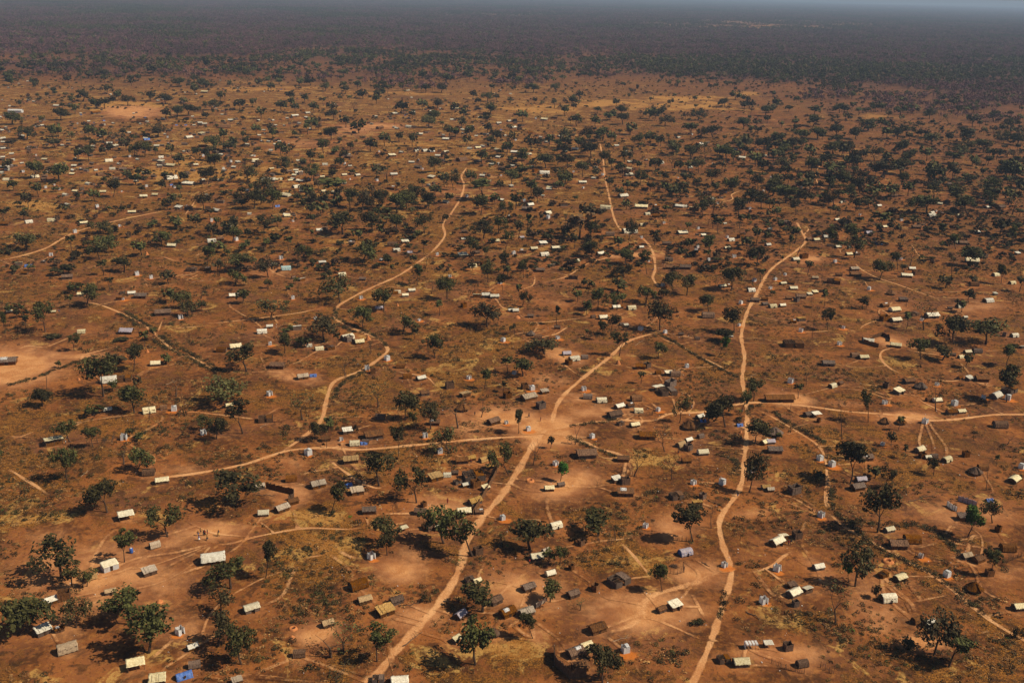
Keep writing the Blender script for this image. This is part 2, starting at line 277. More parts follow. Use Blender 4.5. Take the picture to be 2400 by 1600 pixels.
# trees: type base_x base_y top_y crown_left crown_right
TREES = {
'R1a': "g 565 600 205 320 680;g 665 690 460 545 780;g 800 680 510 740 890;g 1145 460 160 1060 1250;g 1540 225 -110 1350 1670;o 700 1060 780 560 840;g 1190 1030 700 930 1290;g 1370 1290 840 1180 1600;g 190 1125 760 0 430;g 2120 700 400 1940 2290;o 2030 930 680 1920 2160;o 2010 1230 890 1920 2190;g 2215 1395 1040 2050 2330",
'R1b': "g 90 605 250 40 185;g 1205 395 180 1115 1280;g 1175 300 25 1040 1310;g 1725 285 -65 1520 1840;g 1990 405 0 1750 2045;g 2080 915 650 1870 2180;g 2015 1400 990 1840 2170;g 1110 1370 1035 1050 1295;s 800 1290 980 650 1020;s 740 1565 1390 620 920;b 1560 820 750 1510 1610;d 690 1330 1150 600 830",
'R1c': "g 165 340 50 0 330;g 790 215 -20 610 900;g 1660 270 -85 1480 1720;d 1830 150 -60 1800 1900;g 1380 725 455 1285 1440;g 440 495 310 370 510;g 340 480 330 290 400;g 350 825 620 265 470;g 190 1160 920 80 220;g 830 1565 1220 700 990;g 750 1330 1200 680 830;s 625 900 790 530 720;s 2095 255 130 2050 2150;b 1705 1030 970 1640 1770",
'R1d': "g 1005 185 -260 880 1190;v 1835 230 -65 1820 1980;g 2070 580 305 1990 2120;o 800 680 270 700 980;v 740 640 450 695 780;s 620 1020 630 520 800;o 1530 1300 880 1390 1760;g 1660 1420 1100 1640 1870;b 2300 1150 1050 2240 2352;b 1000 790 660 950 1050;b 1270 1250 1140 1200 1340",
'R2a': "g 950 310 -120 760 1100;g 1040 260 160 990 1090;g 1235 460 185 1060 1300;o 1260 250 110 1220 1310;d 430 245 70 400 460;g 390 400 225 280 480;g 870 490 370 790 960;g 640 725 520 470 690;g 860 780 575 755 880;g 615 1085 760 465 690;g 1190 680 590 1140 1220;g 1290 700 635 1225 1350;g 1255 1000 765 1160 1380;d 1140 930 790 1080 1190;g 985 1375 1070 800 1060;o 2035 380 110 1840 2230;g 2230 650 330 2090 2290;g 1880 620 470 1810 1950;g 1990 700 480 1930 2090;d 1620 310 130 1560 1690;d 1370 530 310 1320 1400;g 2140 1310 960 1950 2330;g 10 930 800 -30 30;s 180 1230 1080 110 250;d 1655 940 860 1640 1670",
'R2b': "s 425 525 250 290 540;g 510 720 520 480 640;g 660 600 490 600 720;d 650 780 650 600 690;s 1120 410 150 1020 1260;d 820 130 -10 750 840;g 1370 530 245 1265 1470;g 1470 625 440 1395 1480;o 1605 610 330 1510 1680;d 1855 600 350 1740 1870;g 2100 240 40 2070 2170;g 2275 270 165 2245 2310;g 1310 860 570 1220 1340;o 1780 835 585 1590 1810;g 2320 1020 710 2110 2352;d 2070 500 300 2030 2130;g 1130 1130 790 970 1240;g 1475 1285 925 1240 1540;g 695 1370 1080 660 830;d 1260 1400 1250 1240 1290;d 1790 1040 870 1780 1820;b 910 640 560 890 940;b 700 1400 1350 670 740",
'R2c': "g 60 650 420 30 120;v 355 785 660 320 380;d 580 750 550 560 640;d 195 940 700 150 300;v 445 1085 890 425 510;s 1120 1045 780 1050 1280;s 1400 815 560 1280 1480;o 1540 550 290 1500 1650;g 1960 590 290 1800 2060;g 2100 480 240 2100 2200;g 2220 350 135 2150 2320;g 2230 745 500 2140 2350;s 1465 1075 830 1400 1550;o 2180 1190 800 2140 2330;g 1185 190 75 1120 1190;b 2090 540 490 2040 2130;d 780 1150 1060 760 800",
'R2d': "s 350 200 0 325 410;g 275 330 185 240 320;d 205 430 280 180 230;g 920 545 225 865 960;d 680 705 400 640 720;g 1200 620 480 1170 1240;o 1130 770 620 1105 1190;g 1255 880 745 1240 1300;g 755 1110 700 680 930;g 1520 1030 860 1470 1590;g 1070 1150 940 1050 1200;g 980 1060 930 920 1060;d 1445 1165 1030 1430 1460;g 2190 360 10 2100 2310;d 1540 440 150 1510 1640;d 1575 330 140 1540 1600;s 1890 715 560 1860 1920;d 2005 1170 930 1990 2060;g 2095 950 840 2070 2120;d 2200 750 650 2190 2300;b 450 1080 980 405 540;g 2060 1470 1250 1940 2140;g 100 700 640 70 130",
'R3a': "o 240 340 160 120 310;g 40 80 -50 0 80;g 225 60 -30 190 270;g 660 345 195 605 680;g 970 345 170 880 1070;g 920 180 50 830 1030;g 1075 260 105 1050 1100;o 915 420 240 790 980;g 955 570 420 920 1010;g 1010 710 580 970 1050;g 1140 540 390 1030 1200;g 590 560 450 480 670;g 1300 390 245 1210 1345;g 1485 300 150 1420 1570;g 1610 140 10 1550 1690;g 1400 130 50 1350 1450;g 1905 480 290 1860 1960;g 1990 360 240 1955 2095;s 1715 305 205 1680 1750;g 2140 270 110 2100 2230;g 2000 170 30 1975 2030;o 2005 540 405 1940 2060;o 2200 520 340 2090 2340;g 2160 660 510 2080 2260;g 2250 330 235 2190 2300;g 2280 220 130 2240 2320;o 1550 650 510 1480 1620;d 1845 790 620 1780 1950;g 1570 820 670 1510 1640;o 1725 945 780 1640 1800;o 1680 880 690 1590 1760;g 1860 900 790 1815 1900;g 2230 830 680 2160 2280;g 795 850 620 730 920;g 700 720 620 605 760;g 650 870 740 590 660;g 50 1140 880 0 60;g 130 920 810 60 210;g 200 960 860 150 270;g 240 1060 930 205 275;g 415 1090 800 290 480;g 680 1260 1090 640 740;g 1335 1250 1070 1270 1350;g 1410 1170 1040 1360 1440;g 1230 1450 1190 1160 1310;g 1520 1380 1280 1470 1580;g 2265 1450 1180 2105 2352;g 540 1420 1350 510 570;o 1060 1370 1290 920 1130;d 2220 1060 980 2190 2270;d 430 1550 1450 410 450;b 1380 510 470 1365 1395;b 490 1140 1100 410 570;b 1110 1170 1130 1040 1180",
'R3b': "g 75 190 0 0 140;g 200 130 10 165 270;g 185 270 165 120 260;g 90 290 220 40 130;g 300 355 205 270 350;g 445 440 280 370 510;g 525 90 0 465 540;g 520 250 150 500 540;g 610 390 320 580 650;g 795 195 -20 640 880;g 940 250 140 870 985;g 980 460 255 890 1120;g 1070 165 -30 960 1160;g 1140 270 95 1095 1165;g 1290 160 0 1205 1380;g 1550 185 0 1450 1620;g 1485 250 150 1480 1540;g 1545 370 240 1535 1605;s 1435 370 270 1380 1500;s 1555 520 360 1520 1620;g 1220 470 375 1175 1275;g 1245 555 465 1210 1260;g 1480 665 455 1445 1540;g 1450 460 370 1425 1510;g 1960 400 210 1920 2050;g 2090 235 55 1995 2180;g 2230 180 20 2165 2290;g 2290 330 150 2265 2352;g 2105 400 300 2060 2130;o 2130 635 400 2060 2190;g 2275 560 350 2240 2320;g 2310 570 470 2280 2352;g 2270 740 545 2220 2300;g 1985 530 440 1940 2000;s 2015 720 600 1960 2040;g 1755 790 570 1660 1840;d 1610 740 580 1570 1660;o 770 820 550 630 920;g 650 600 510 595 690;g 1175 895 675 1080 1270;g 985 1045 840 905 1075;g 855 950 880 850 895;g 1685 940 790 1670 1750;o 2125 1045 800 1980 2260;g 1345 1110 915 1315 1490;g 1460 1160 1050 1425 1495;g 1645 1330 1100 1545 1720;o 625 1170 920 480 760;g 745 1225 1090 730 790;g 265 1285 1080 190 340;g 445 1220 1115 370 510;s 475 1420 1240 450 510;g 290 1090 1020 250 350;o 140 980 770 10 240;g 285 880 795 255 310;g 115 690 600 65 140;o 115 590 400 10 160;g 365 650 580 340 400;g 310 700 640 280 350;s 410 790 640 370 430;d 1050 1295 1150 1010 1090;d 830 1500 1340 760 840;d 2030 1245 1130 2010 2040;g 2310 1470 1310 2255 2352;g 2340 1120 1030 2310 2352;s 1520 845 780 1510 1560;s 1880 110 20 1840 1920;g 1740 90 0 1720 1780;d 1310 640 550 1290 1330",
'R3c': "g 60 240 70 10 90;g 145 180 0 110 180;g 265 115 0 240 280;g 480 230 120 400 500;g 510 230 120 500 545;g 570 330 190 530 620;g 715 240 60 670 790;s 820 220 80 800 850;g 735 405 245 630 790;d 505 390 260 480 530;g 975 330 200 920 1015;g 1070 250 20 1020 1160;g 1310 295 145 1290 1380;g 1385 110 0 1360 1405;g 1040 470 315 965 1130;g 1240 560 330 1170 1290;g 1030 590 460 900 1085;g 970 715 580 900 1055;g 965 890 720 900 1010;g 785 895 680 720 870;g 690 935 790 645 740;g 605 810 690 555 650;g 690 690 590 610 720;g 1015 830 720 990 1080;g 1230 830 650 1130 1320;g 1385 780 680 1335 1435;o 1360 1080 770 1230 1470;g 1605 750 540 1530 1720;g 1470 670 530 1370 1540;g 2010 710 470 1930 2140;s 1870 720 570 1820 1920;g 1620 345 215 1600 1690;g 1820 400 190 1740 1875;g 1790 440 330 1760 1820;g 1845 140 0 1820 1890;g 1890 190 30 1890 1990;g 1615 190 80 1595 1655;g 2090 140 0 2030 2120;g 2160 90 0 2130 2190;g 2150 330 200 2080 2200;g 2240 300 130 2200 2290;g 2320 300 160 2290 2352;g 2250 480 290 2190 2352;g 2280 630 500 2260 2340;g 1810 905 725 1710 1860;g 2040 1100 850 1950 2120;g 1960 1180 1040 1870 2050;v 1900 1310 1110 1925 2000;g 1345 1335 1165 1285 1410;g 985 1310 1080 910 1060;g 905 1115 910 880 1000;g 845 1160 970 790 860;g 410 1025 840 395 460;g 685 1145 1060 675 710;o 300 1290 1125 110 440;s 360 1415 1310 290 370;g 100 1495 1310 0 200;g 105 600 410 70 160;g 80 870 690 60 200;g 55 800 640 35 90;g 20 1110 1010 0 50;p 650 530 460 630 670;g 860 330 290 845 880;b 1880 450 400 1830 1930",
'R3d': "d 500 665 520 480 530;g 365 560 430 340 410;g 170 200 110 120 200;g 245 280 120 190 290;g 195 340 190 165 220;g 590 330 70 540 620;g 760 270 80 680 840;g 790 410 190 740 900;d 270 380 240 240 360;d 85 60 -20 70 100;s 420 65 -10 410 430;g 1025 80 0 1020 1060;s 1160 110 0 1150 1190;g 1000 230 90 980 1040;d 1230 310 160 1220 1290;s 1390 175 40 1360 1440;s 1305 480 310 1250 1390;g 1190 515 335 1130 1230;g 1240 560 465 1210 1270;g 1025 615 405 950 1140;g 1725 330 170 1640 1760;g 1610 330 255 1580 1650;s 1690 580 355 1640 1770;g 1845 485 290 1760 1970;s 1905 150 -20 1890 1920;g 2240 300 60 2210 2300;g 2140 650 460 2100 2200;o 1630 690 560 1540 1690;g 1840 820 690 1800 1910;g 1870 640 560 1830 1920;g 510 870 690 480 550;g 545 1070 860 500 620;g 870 880 760 810 900;s 900 880 720 870 960;s 1010 920 820 960 1030;d 1270 860 760 1260 1290;s 405 1140 930 390 470;s 400 940 760 390 420;g 1270 1060 900 1220 1310;s 1430 1070 800 1310 1550;g 1705 1200 920 1570 1840;o 2000 1200 930 1870 2220;g 1405 1340 1130 1290 1480;g 1600 1350 1210 1520 1700;g 1820 1420 1270 1780 1880;g 1775 910 780 1730 1830;d 150 1360 1190 120 160;g 2190 1400 1180 2170 2300;s 2250 830 720 2210 2290;g 2310 720 570 2260 2352;g 130 440 380 110 150;g 40 760 700 0 50;g 270 500 430 255 300;b 475 400 365 455 495"}
# upper trees: base_x base_y crown_width
UP = {
'U1': "405 1250 170,880 1240 60,210 1130 60,190 960 100,405 945 65,420 830 90,520 790 55,85 860 120,615 960 80,640 1020 40,850 940 40,870 1040 80,1090 950 100,710 980 80,1000 1080 100,925 1080 70,540 1110 60,610 1110 80,1120 1320 50,550 1330 30,780 1360 90,655 1390 70,170 1390 50,585 1520 110,455 1470 50,265 1360 70,235 1230 100,50 1180 60,720 1270 40,1270 1270 70,1440 1270 100,1210 1210 60,1480 1170 90,1470 1030 110,1540 980 60,1690 1140 110,1690 1010 50,1675 960 40,1700 1260 130,1880 960 60,1770 930 60,1800 820 60,1470 880 50,2150 900 80,2280 970 90,2230 1060 80,2000 890 60,1940 770 70,1650 760 70,1460 760 110,1300 800 130,1220 810 90,1150 830 60,1520 700 70,1140 720 90,1040 700 70,1100 600 50,1240 600 110,1400 610 90,880 730 90,820 690 60,670 750 80,720 750 70,570 700 90,740 650 60,560 600 50,610 540 80,720 540 90,360 510 70,150 490 60,260 550 30,50 560 80,140 740 40,80 590 90,430 750 30,380 660 30,260 680 25,955 560 40,1660 590 70,1870 630 50,1780 600 50,2060 590 70,2140 590 70,2240 630 80,2165 780 60,2300 830 90,2290 780 70,1740 740 50,2100 700 50,2010 740 50,1930 1070 60,1970 1100 70,1855 1080 30,2140 1130 70,1780 1050 30,1610 1030 60,1970 1200 100,2090 1150 40,2290 1220 50,2160 1250 100,2340 1160 60,1820 1340 130,1750 1440 120,1880 1440 100,1640 1400 60,1405 1450 110,1200 1420 60,1730 1320 50,2140 1390 70,2240 1410 60,2210 1490 90,2140 1480 60,2330 1420 60,2090 1430 40,980 1330 40,1240 1090 30,1075 1070 40,1180 1070 60,285 850 40,2030 950 40",
'U2': "190 1400 120,60 1430 100,140 1450 130,260 1440 100,380 1470 130,450 1440 100,500 1400 110,600 1440 90,650 1360 70,740 1400 60,770 1310 80,710 1290 80,560 1290 50,895 1270 70,780 1220 50,970 1130 80,1140 1070 70,1245 1080 50,1410 1160 110,1170 1280 110,1310 1340 80,1095 1310 50,1510 1280 150,1560 1160 100,1490 1140 50,1660 1220 90,1750 1230 60,1720 1080 100,1680 1060 80,1820 1140 80,1800 970 120,1710 970 120,1860 990 60,1530 970 130,1460 950 80,1430 1010 60,1520 1070 70,1950 1120 80,1985 1100 40,1920 1200 60,2050 1170 40,2050 1010 80,2130 1000 80,2290 1070 110,2200 1010 50,2160 1180 80,2280 1160 90,2320 1190 60,1970 1320 60,1920 1360 60,1850 1300 60,2060 1280 90,2280 1380 80,2310 1360 60,2230 1250 50,1060 1410 60,1350 1400 80,1130 1490 90,960 1480 110,1960 1450 60,860 1010 60,740 950 90,880 950 60,490 1010 70,400 980 60,300 1010 70,205 1050 80,65 1040 50,600 880 120,640 840 100,830 890 60,725 1120 40,640 1190 90,245 1220 60,285 1200 40,410 780 70,365 860 50,490 820 50,560 760 70,660 750 80,780 780 60,850 770 40,840 820 60,1030 790 90,1250 840 70,1390 870 90,1540 800 60,1620 870 70,1750 880 60,1850 830 80,1940 860 100,1930 800 80,1990 930 80,2120 820 70,2230 870 100,1890 740 50,1600 760 40,1640 690 50,1480 630 100,1320 640 110,1200 620 60,1010 700 80,940 720 40,910 690 50,690 640 110,580 640 60,265 670 70,150 680 80,30 880 70,90 770 90,30 650 60,240 720 50,570 540 60,640 530 60,1100 590 60,1070 990 90,1030 1010 60,1180 990 50,1010 930 60",
'U3': "240 1060 110,160 1110 100,300 1100 100,270 1170 90,110 1190 80,50 1100 90,500 1150 90,690 1180 110,690 1090 100,200 1280 110,350 1330 100,460 1230 50,340 1150 30,520 1310 80,620 1350 120,710 1400 140,540 1440 80,600 1440 60,460 1400 70,230 1330 50,20 1350 40,800 1240 40,885 1190 90,915 1190 80,980 1160 90,870 1090 90,1100 1180 50,1040 1070 120,1150 1080 90,1320 1110 120,1380 1220 120,1500 1200 130,1570 1130 90,1520 1060 120,1480 960 90,1540 940 100,1400 960 80,1280 900 120,1190 960 100,1060 940 120,930 960 100,820 980 140,900 870 130,760 1040 100,560 1040 90,410 1020 130,420 890 120,210 950 100,130 960 80,60 930 90,110 830 90,290 740 120,360 690 70,460 750 70,650 740 80,570 800 100,910 800 70,1080 780 110,1200 1240 60,1300 1320 80,1220 1330 100,1165 1370 80,1110 1290 90,1010 1310 70,960 1410 80,945 1300 40,1040 1420 100,1340 1380 40,1530 1290 80,1680 1110 80,1720 1210 70,1770 1230 50,1860 1230 80,1720 1000 100,1830 990 60,1910 1090 90,1960 1060 110,2070 1050 120,1970 980 100,2200 980 120,2160 1100 60,2230 1220 120,2130 1340 100,1730 1370 110,1940 1240 40,1880 1400 150,1960 1470 150,1680 1470 130,1600 1480 110,2110 1430 90,2270 1480 160,2320 1300 120,2310 1120 130,2310 1000 100,780 1480 90,650 1500 60,840 1400 50,1055 1480 50,1220 1490 60,210 1480 100,140 1490 90,390 1490 90,1830 860 100,2140 840 120,2260 890 90,2000 780 100,1500 790 70,1700 820 90,1580 780 80"}
# shelters etc: type base_x base_y width [image slope deg]
HUTS = {
'R1a': "f 1160 60 165 15;q 1010 520 175 25;g 830 610 130 20;Y 1425 320 110 20;y 1375 565 150 22;w 1960 450 240 10;g 1015 745 120 15;w 465 830 150 25;w 400 1110 160 30;g 620 1270 200 20;f 1250 1430 190 15;w 1770 1255 120 25;w 2310 900 170 20;L 1655 1115 85;w 1450 1568 170 10;b 1690 1510 170 20;y 2180 1568 100 20;h 1790 1420 120 10",
'R1b': "L 1060 425 75;h 940 690 190 20;g 1000 820 150 15;y 1190 930 190 22;h 1290 830 150 22;y 660 1040 130 20;h 400 1320 120 5;f 1850 1190 110 30;w 1320 1568 170 5;h 2200 830 150 25;h 2310 940 180 25;c 2185 1130 120 0;s 2040 380 80 0;L 2265 65 55;s 1590 165 60 0;w 1690 160 110 5;f 1900 20 120 10;f 1360 170 90 20;w 2030 650 80 20;l 1880 960 130 40",
'R1c': "w 400 140 130 15;w 230 425 150 10;y 310 370 90 25;w 350 580 110 15;h 150 710 150 20;y 130 940 170 22;h 560 770 140 20;s 765 715 70 0;o 980 650 180 22;s 635 300 60 0;s 545 525 50 0;u 1590 385 140 12;L 1225 140 55;L 1950 500 60;L 2310 835 80;L 1040 1280 85;w 1495 880 150 20;h 1370 910 110 20;h 780 1090 190 18;w 680 1250 140 20;h 580 1310 190 20;h 620 1440 180 10;z 2200 1245 130 3;w 2100 1400 160 5;f 2350 1235 80 5",
'R1d': "w 80 290 160 20;f 135 245 100 10;s 265 235 80 0;L 485 45 60;L 80 535 75;w 460 520 120 10;w 235 760 160 20;f 360 730 110 15;W 1100 810 150 5;w 1210 620 140 15;c 1890 720 160 0;w 2300 890 130 5;h 1190 320 160 0;h 1320 270 140 0;w 1110 175 110 10;y 1820 420 120 10;h 1930 450 140 15;h 2200 350 130 0;s 2030 580 70 0;L 1400 415 50;L 1640 590 70;h 310 1410 120 10;s 180 1260 80 0;w 1480 1040 130 15;s 2110 175 60 0;s 250 860 60 0",
'R2a': "w 1000 175 160 8;w 990 445 90 10;w 1370 455 130 10;L 1600 440 60;f 495 745 190 15;L 1140 705 85;L 1870 660 60;w 2110 405 90 10;h 1370 1025 120 5;w 1490 1100 140 10",
'R2b': "L 125 300 55;y 430 145 120 10;b 525 125 70 5;L 1020 65 55;s 1075 95 50 0;h 200 45 130 0;h 1330 45 80 0;h 1390 140 90 5;w 1515 155 105 15;L 1955 150 45;y 1920 305 115 15;s 1780 230 80 0;h 1550 295 100 10;c 1900 435 130 0;s 2310 320 70 0;h 2180 555 140 20;L 2300 560 40;h 1145 515 90 0;h 1640 565 100 0;w 840 645 110 10;w 905 755 100 5;b 990 745 70 5;h 1080 685 200 10;L 1555 685 55;L 785 715 40;h 640 715 100 10;L 480 845 75;y 870 910 160 8;h 1890 915 130 5;y 1970 895 110 15;g 2090 905 100 20;L 1690 830 60;w 1925 1135 90 15;w 2110 1165 90 20;y 1650 1070 150 15;w 1755 1045 80 5;o 2000 1065 190 8;y 2150 965 90 5;y 2010 1290 150 20;w 1910 1385 140 5;s 1540 1320 50 0;h 1510 1385 110 0;y 570 1135 160 15;b 840 1135 100 15;y 930 1200 140 10;h 325 1085 110 5;h 1040 1375 140 5;w 70 1400 110 5;y 240 1355 150 25;h 340 1290 120 20;y 30 1155 120 10;o 90 535 130 5;L 2265 1440 55",
'R2c': "L 185 250 55;s 115 235 60 0;y 150 335 170 15;y 300 280 90 10;s 265 415 80 0;L 660 255 50;w 820 360 100 3;s 890 360 50 0;w 985 415 110 15;h 940 495 160 12;w 1160 455 80 0;f 1340 250 120 10;o 1430 285 150 5;h 1140 345 110 5;L 1340 445 45;w 1125 585 105 10;h 1240 690 150 0;L 150 622 50;L 735 690 50;h 680 860 200 5;h 1020 900 110 0;L 400 940 55;w 340 1170 100 5;w 960 1090 110 15;s 1040 1110 80 0;h 1040 1210 150 0;L 1665 1115 55;L 1930 1115 65;w 1750 840 110 5;g 1550 765 110 20;w 1620 725 90 15;c 1630 600 150 10;w 1725 510 95 15;b 1750 540 40 5;g 1840 490 100 10;b 2090 580 50 5;L 2200 1000 55;h 1600 915 100 5;o 1510 1240 120 10;s 1750 1245 60 0;y 1700 1305 100 5;w 2320 745 100 20;L 1605 45 45;y 2330 1160 90 5;f 1440 115 90 5;h 1500 120 90 0",
'R2d': "H 100 350 270 2;f 440 495 100 8;h 370 490 110 10;L 205 185 60;w 590 225 90 15;L 1070 380 50;w 1200 280 120 15;h 1290 185 120 5;s 1080 225 60 0;c 1400 235 120 0;L 1550 210 40;w 1550 360 90 5;w 1850 160 90 10;h 1960 165 120 0;w 2090 320 140 15;L 2200 340 70;L 1975 335 50;w 1770 460 90 5;h 1680 470 110 5;L 1710 390 60;c 1070 555 100 0;c 1220 560 100 0;L 1440 555 60;h 2130 590 120 0;s 465 545 40 0;c 60 660 150 0;h 60 820 130 0;l 20 740 90 5;L 475 895 60;L 585 950 65;h 900 890 130 5;L 1050 758 40;w 1390 815 120 15;s 1415 870 60 0;w 1640 905 110 15;w 1465 880 60 5;s 1815 860 60 0;c 1900 1020 130 0;h 1970 980 90 0;w 2260 1090 140 20;L 2325 970 60;l 850 1090 110 5;h 820 1160 150 10;L 485 1415 65;s 240 1195 110 0;y 20 1180 70 5;b 2030 1270 60 5;h 1800 1440 120 0",
'R3a': "w 265 90 75 10;w 475 75 80 3;w 770 100 85 8;L 690 180 40;L 1100 125 30;w 1580 310 80 0;L 1945 78 30;L 2110 138 35;w 1945 265 90 5;L 2170 252 40;w 175 475 75 5;b 265 490 75 3;L 470 393 40;h 400 455 40 0;h 50 110 80 0;L 1260 570 50;L 1390 600 40;h 620 600 110 5;o 1760 530 90 0;o 1890 525 90 0;w 1210 745 80 5;h 1300 775 110 0;h 1100 795 60 0;L 1130 797 30;w 740 760 70 5;w 2150 770 100 5;w 490 915 60 5;L 1660 970 60;h 1500 930 160 5;W 750 1100 80 5;l 1165 1100 120 0;w 1430 1395 100 5;w 2165 1240 120 8;h 2040 1270 90 0;h 70 1380 190 5;h 230 560 60 0;w 90 915 60 5",
'R3b': "w 285 35 70 5;L 340 80 25;h 470 150 60 0;w 580 165 65 5;w 1290 350 75 5;w 1370 275 80 5;h 1255 300 90 0;l 1410 370 60 5;L 1150 440 35;L 1665 388 35;w 1905 245 50 5;w 2205 265 70 5;h 1915 180 60 0;h 880 280 60 0;w 1900 400 100 5;w 1990 495 80 5;L 230 423 45;w 170 480 60 5;t 275 520 100 5;f 610 470 80 5;w 60 505 60 5;w 420 620 70 15;w 790 575 80 5;L 1780 590 35;L 2240 648 45;w 1300 735 65 5;w 1370 765 70 5;w 1430 720 75 5;w 2030 770 80 2;w 2110 770 80 2;w 2190 775 90 2;w 2340 900 60 5;L 965 787 40;L 340 788 40;l 1130 885 80 5;w 125 1050 70 5;w 55 1100 100 5;w 375 1065 100 8;L 545 975 35;w 840 1155 130 15;w 950 1195 100 8;W 580 1255 90 8;w 490 1225 50 5;L 130 1210 40;L 1205 1350 55;L 1500 990 25;L 2270 1178 45;s 1910 860 50 0;h 980 615 60 0",
'R3c': "L 330 50 35;h 590 55 60 0;w 1240 15 60 5;h 1320 35 70 0;w 1195 115 60 5;w 1080 180 145 3;L 1395 97 30;L 1190 232 30;w 1560 190 110 5;h 790 178 60 0;h 900 205 80 0;w 285 290 85 5;w 200 335 80 5;w 400 330 95 5;w 295 390 90 5;h 100 360 70 0;L 15 378 40;w 810 385 95 12;w 575 455 100 8;w 370 488 55 5;h 260 535 80 0;w 1180 322 65 5;L 1255 448 20;h 1440 438 70 0;w 1975 330 70 5;L 1690 348 35;L 1705 318 30;L 1710 148 30;w 1955 102 40 5;w 1760 215 60 5;w 2010 255 70 5;L 1975 228 30;L 2040 408 40;L 1805 438 35;w 2340 415 50 5;h 1420 290 80 0;l 90 230 50 5;h 560 600 90 0;L 1385 670 40;w 2195 718 75 3;w 1930 680 80 5;L 2225 628 40;L 2100 833 40;h 2230 810 80 0;h 2320 800 60 0;w 955 875 85 5;W 1095 882 90 5;c 1500 905 90 0;w 835 970 90 5;w 1050 1042 50 5;L 1180 1075 50;L 1405 1103 40;h 1550 1120 40 0;L 2085 1037 30;w 30 905 70 5;h 170 955 60 0;c 175 1120 80 0;h 240 1150 70 0;w 570 1350 110 8;l 500 1300 90 5;s 520 1385 60 0;h 415 1060 60 0;h 1800 955 110 0;h 1700 1160 40 0;w 2000 1138 60 5;L 20 1478 40;L 420 1155 40;h 1590 510 100 0;h 1450 510 80 0;h 1180 1425 90 0;s 1240 1415 60 0",
'R3d': "h 150 100 110 -10;w 15 155 50 5;w 0 300 60 5;w 1070 133 60 5;l 920 190 80 5;w 630 68 60 5;h 680 85 60 0;w 440 255 75 5;w 540 230 70 0;w 640 320 70 5;w 745 320 40 5;w 740 388 75 5;b 1010 283 80 3;w 250 435 80 5;L 615 453 35;y 790 525 90 3;h 650 575 60 0;y 430 605 60 0;o 600 640 120 -5;h 800 575 100 0;w 135 655 70 5;h 210 650 60 0;L 65 617 35;L 155 572 30;w 230 700 80 2;w 430 738 65 5;w 380 757 60 5;h 300 780 90 0;h 190 790 60 0;s 260 810 50 0;w 40 865 80 5;w 130 858 70 5;L 20 697 35;w 1320 520 60 0;w 1270 585 105 -2;w 1425 112 40 5;h 1360 138 80 0;L 1225 72 30;w 1500 30 80 2;w 1925 185 60 5;h 1980 185 60 0;w 1730 272 60 5;h 1790 285 80 0;w 1870 450 130 -3;w 2090 575 75 5;w 2240 650 70 5;w 2290 380 60 5;L 1220 428 30;L 925 705 40;c 1130 745 90 0;h 1240 808 80 0;w 1160 900 110 5;w 1170 995 110 5;w 1500 955 130 3;L 1410 988 35;w 2020 815 100 5;w 1760 865 80 5;h 1670 880 40 0;w 1810 965 50 5;W 2260 1135 80 5;w 2335 1240 60 5;w 1830 1285 80 5;w 1770 1330 60 5;h 1920 1280 80 0;L 1610 1305 35;y 300 985 90 5;h 230 1005 60 0;L 300 1090 45;L 690 1060 35;L 655 1210 45;o 230 1220 170 0;w 920 1185 110 -5;w 1170 1225 110 -5;w 875 1335 95 3;h 550 1395 110 0;h 1890 665 80 0;w 2085 750 50 5"}
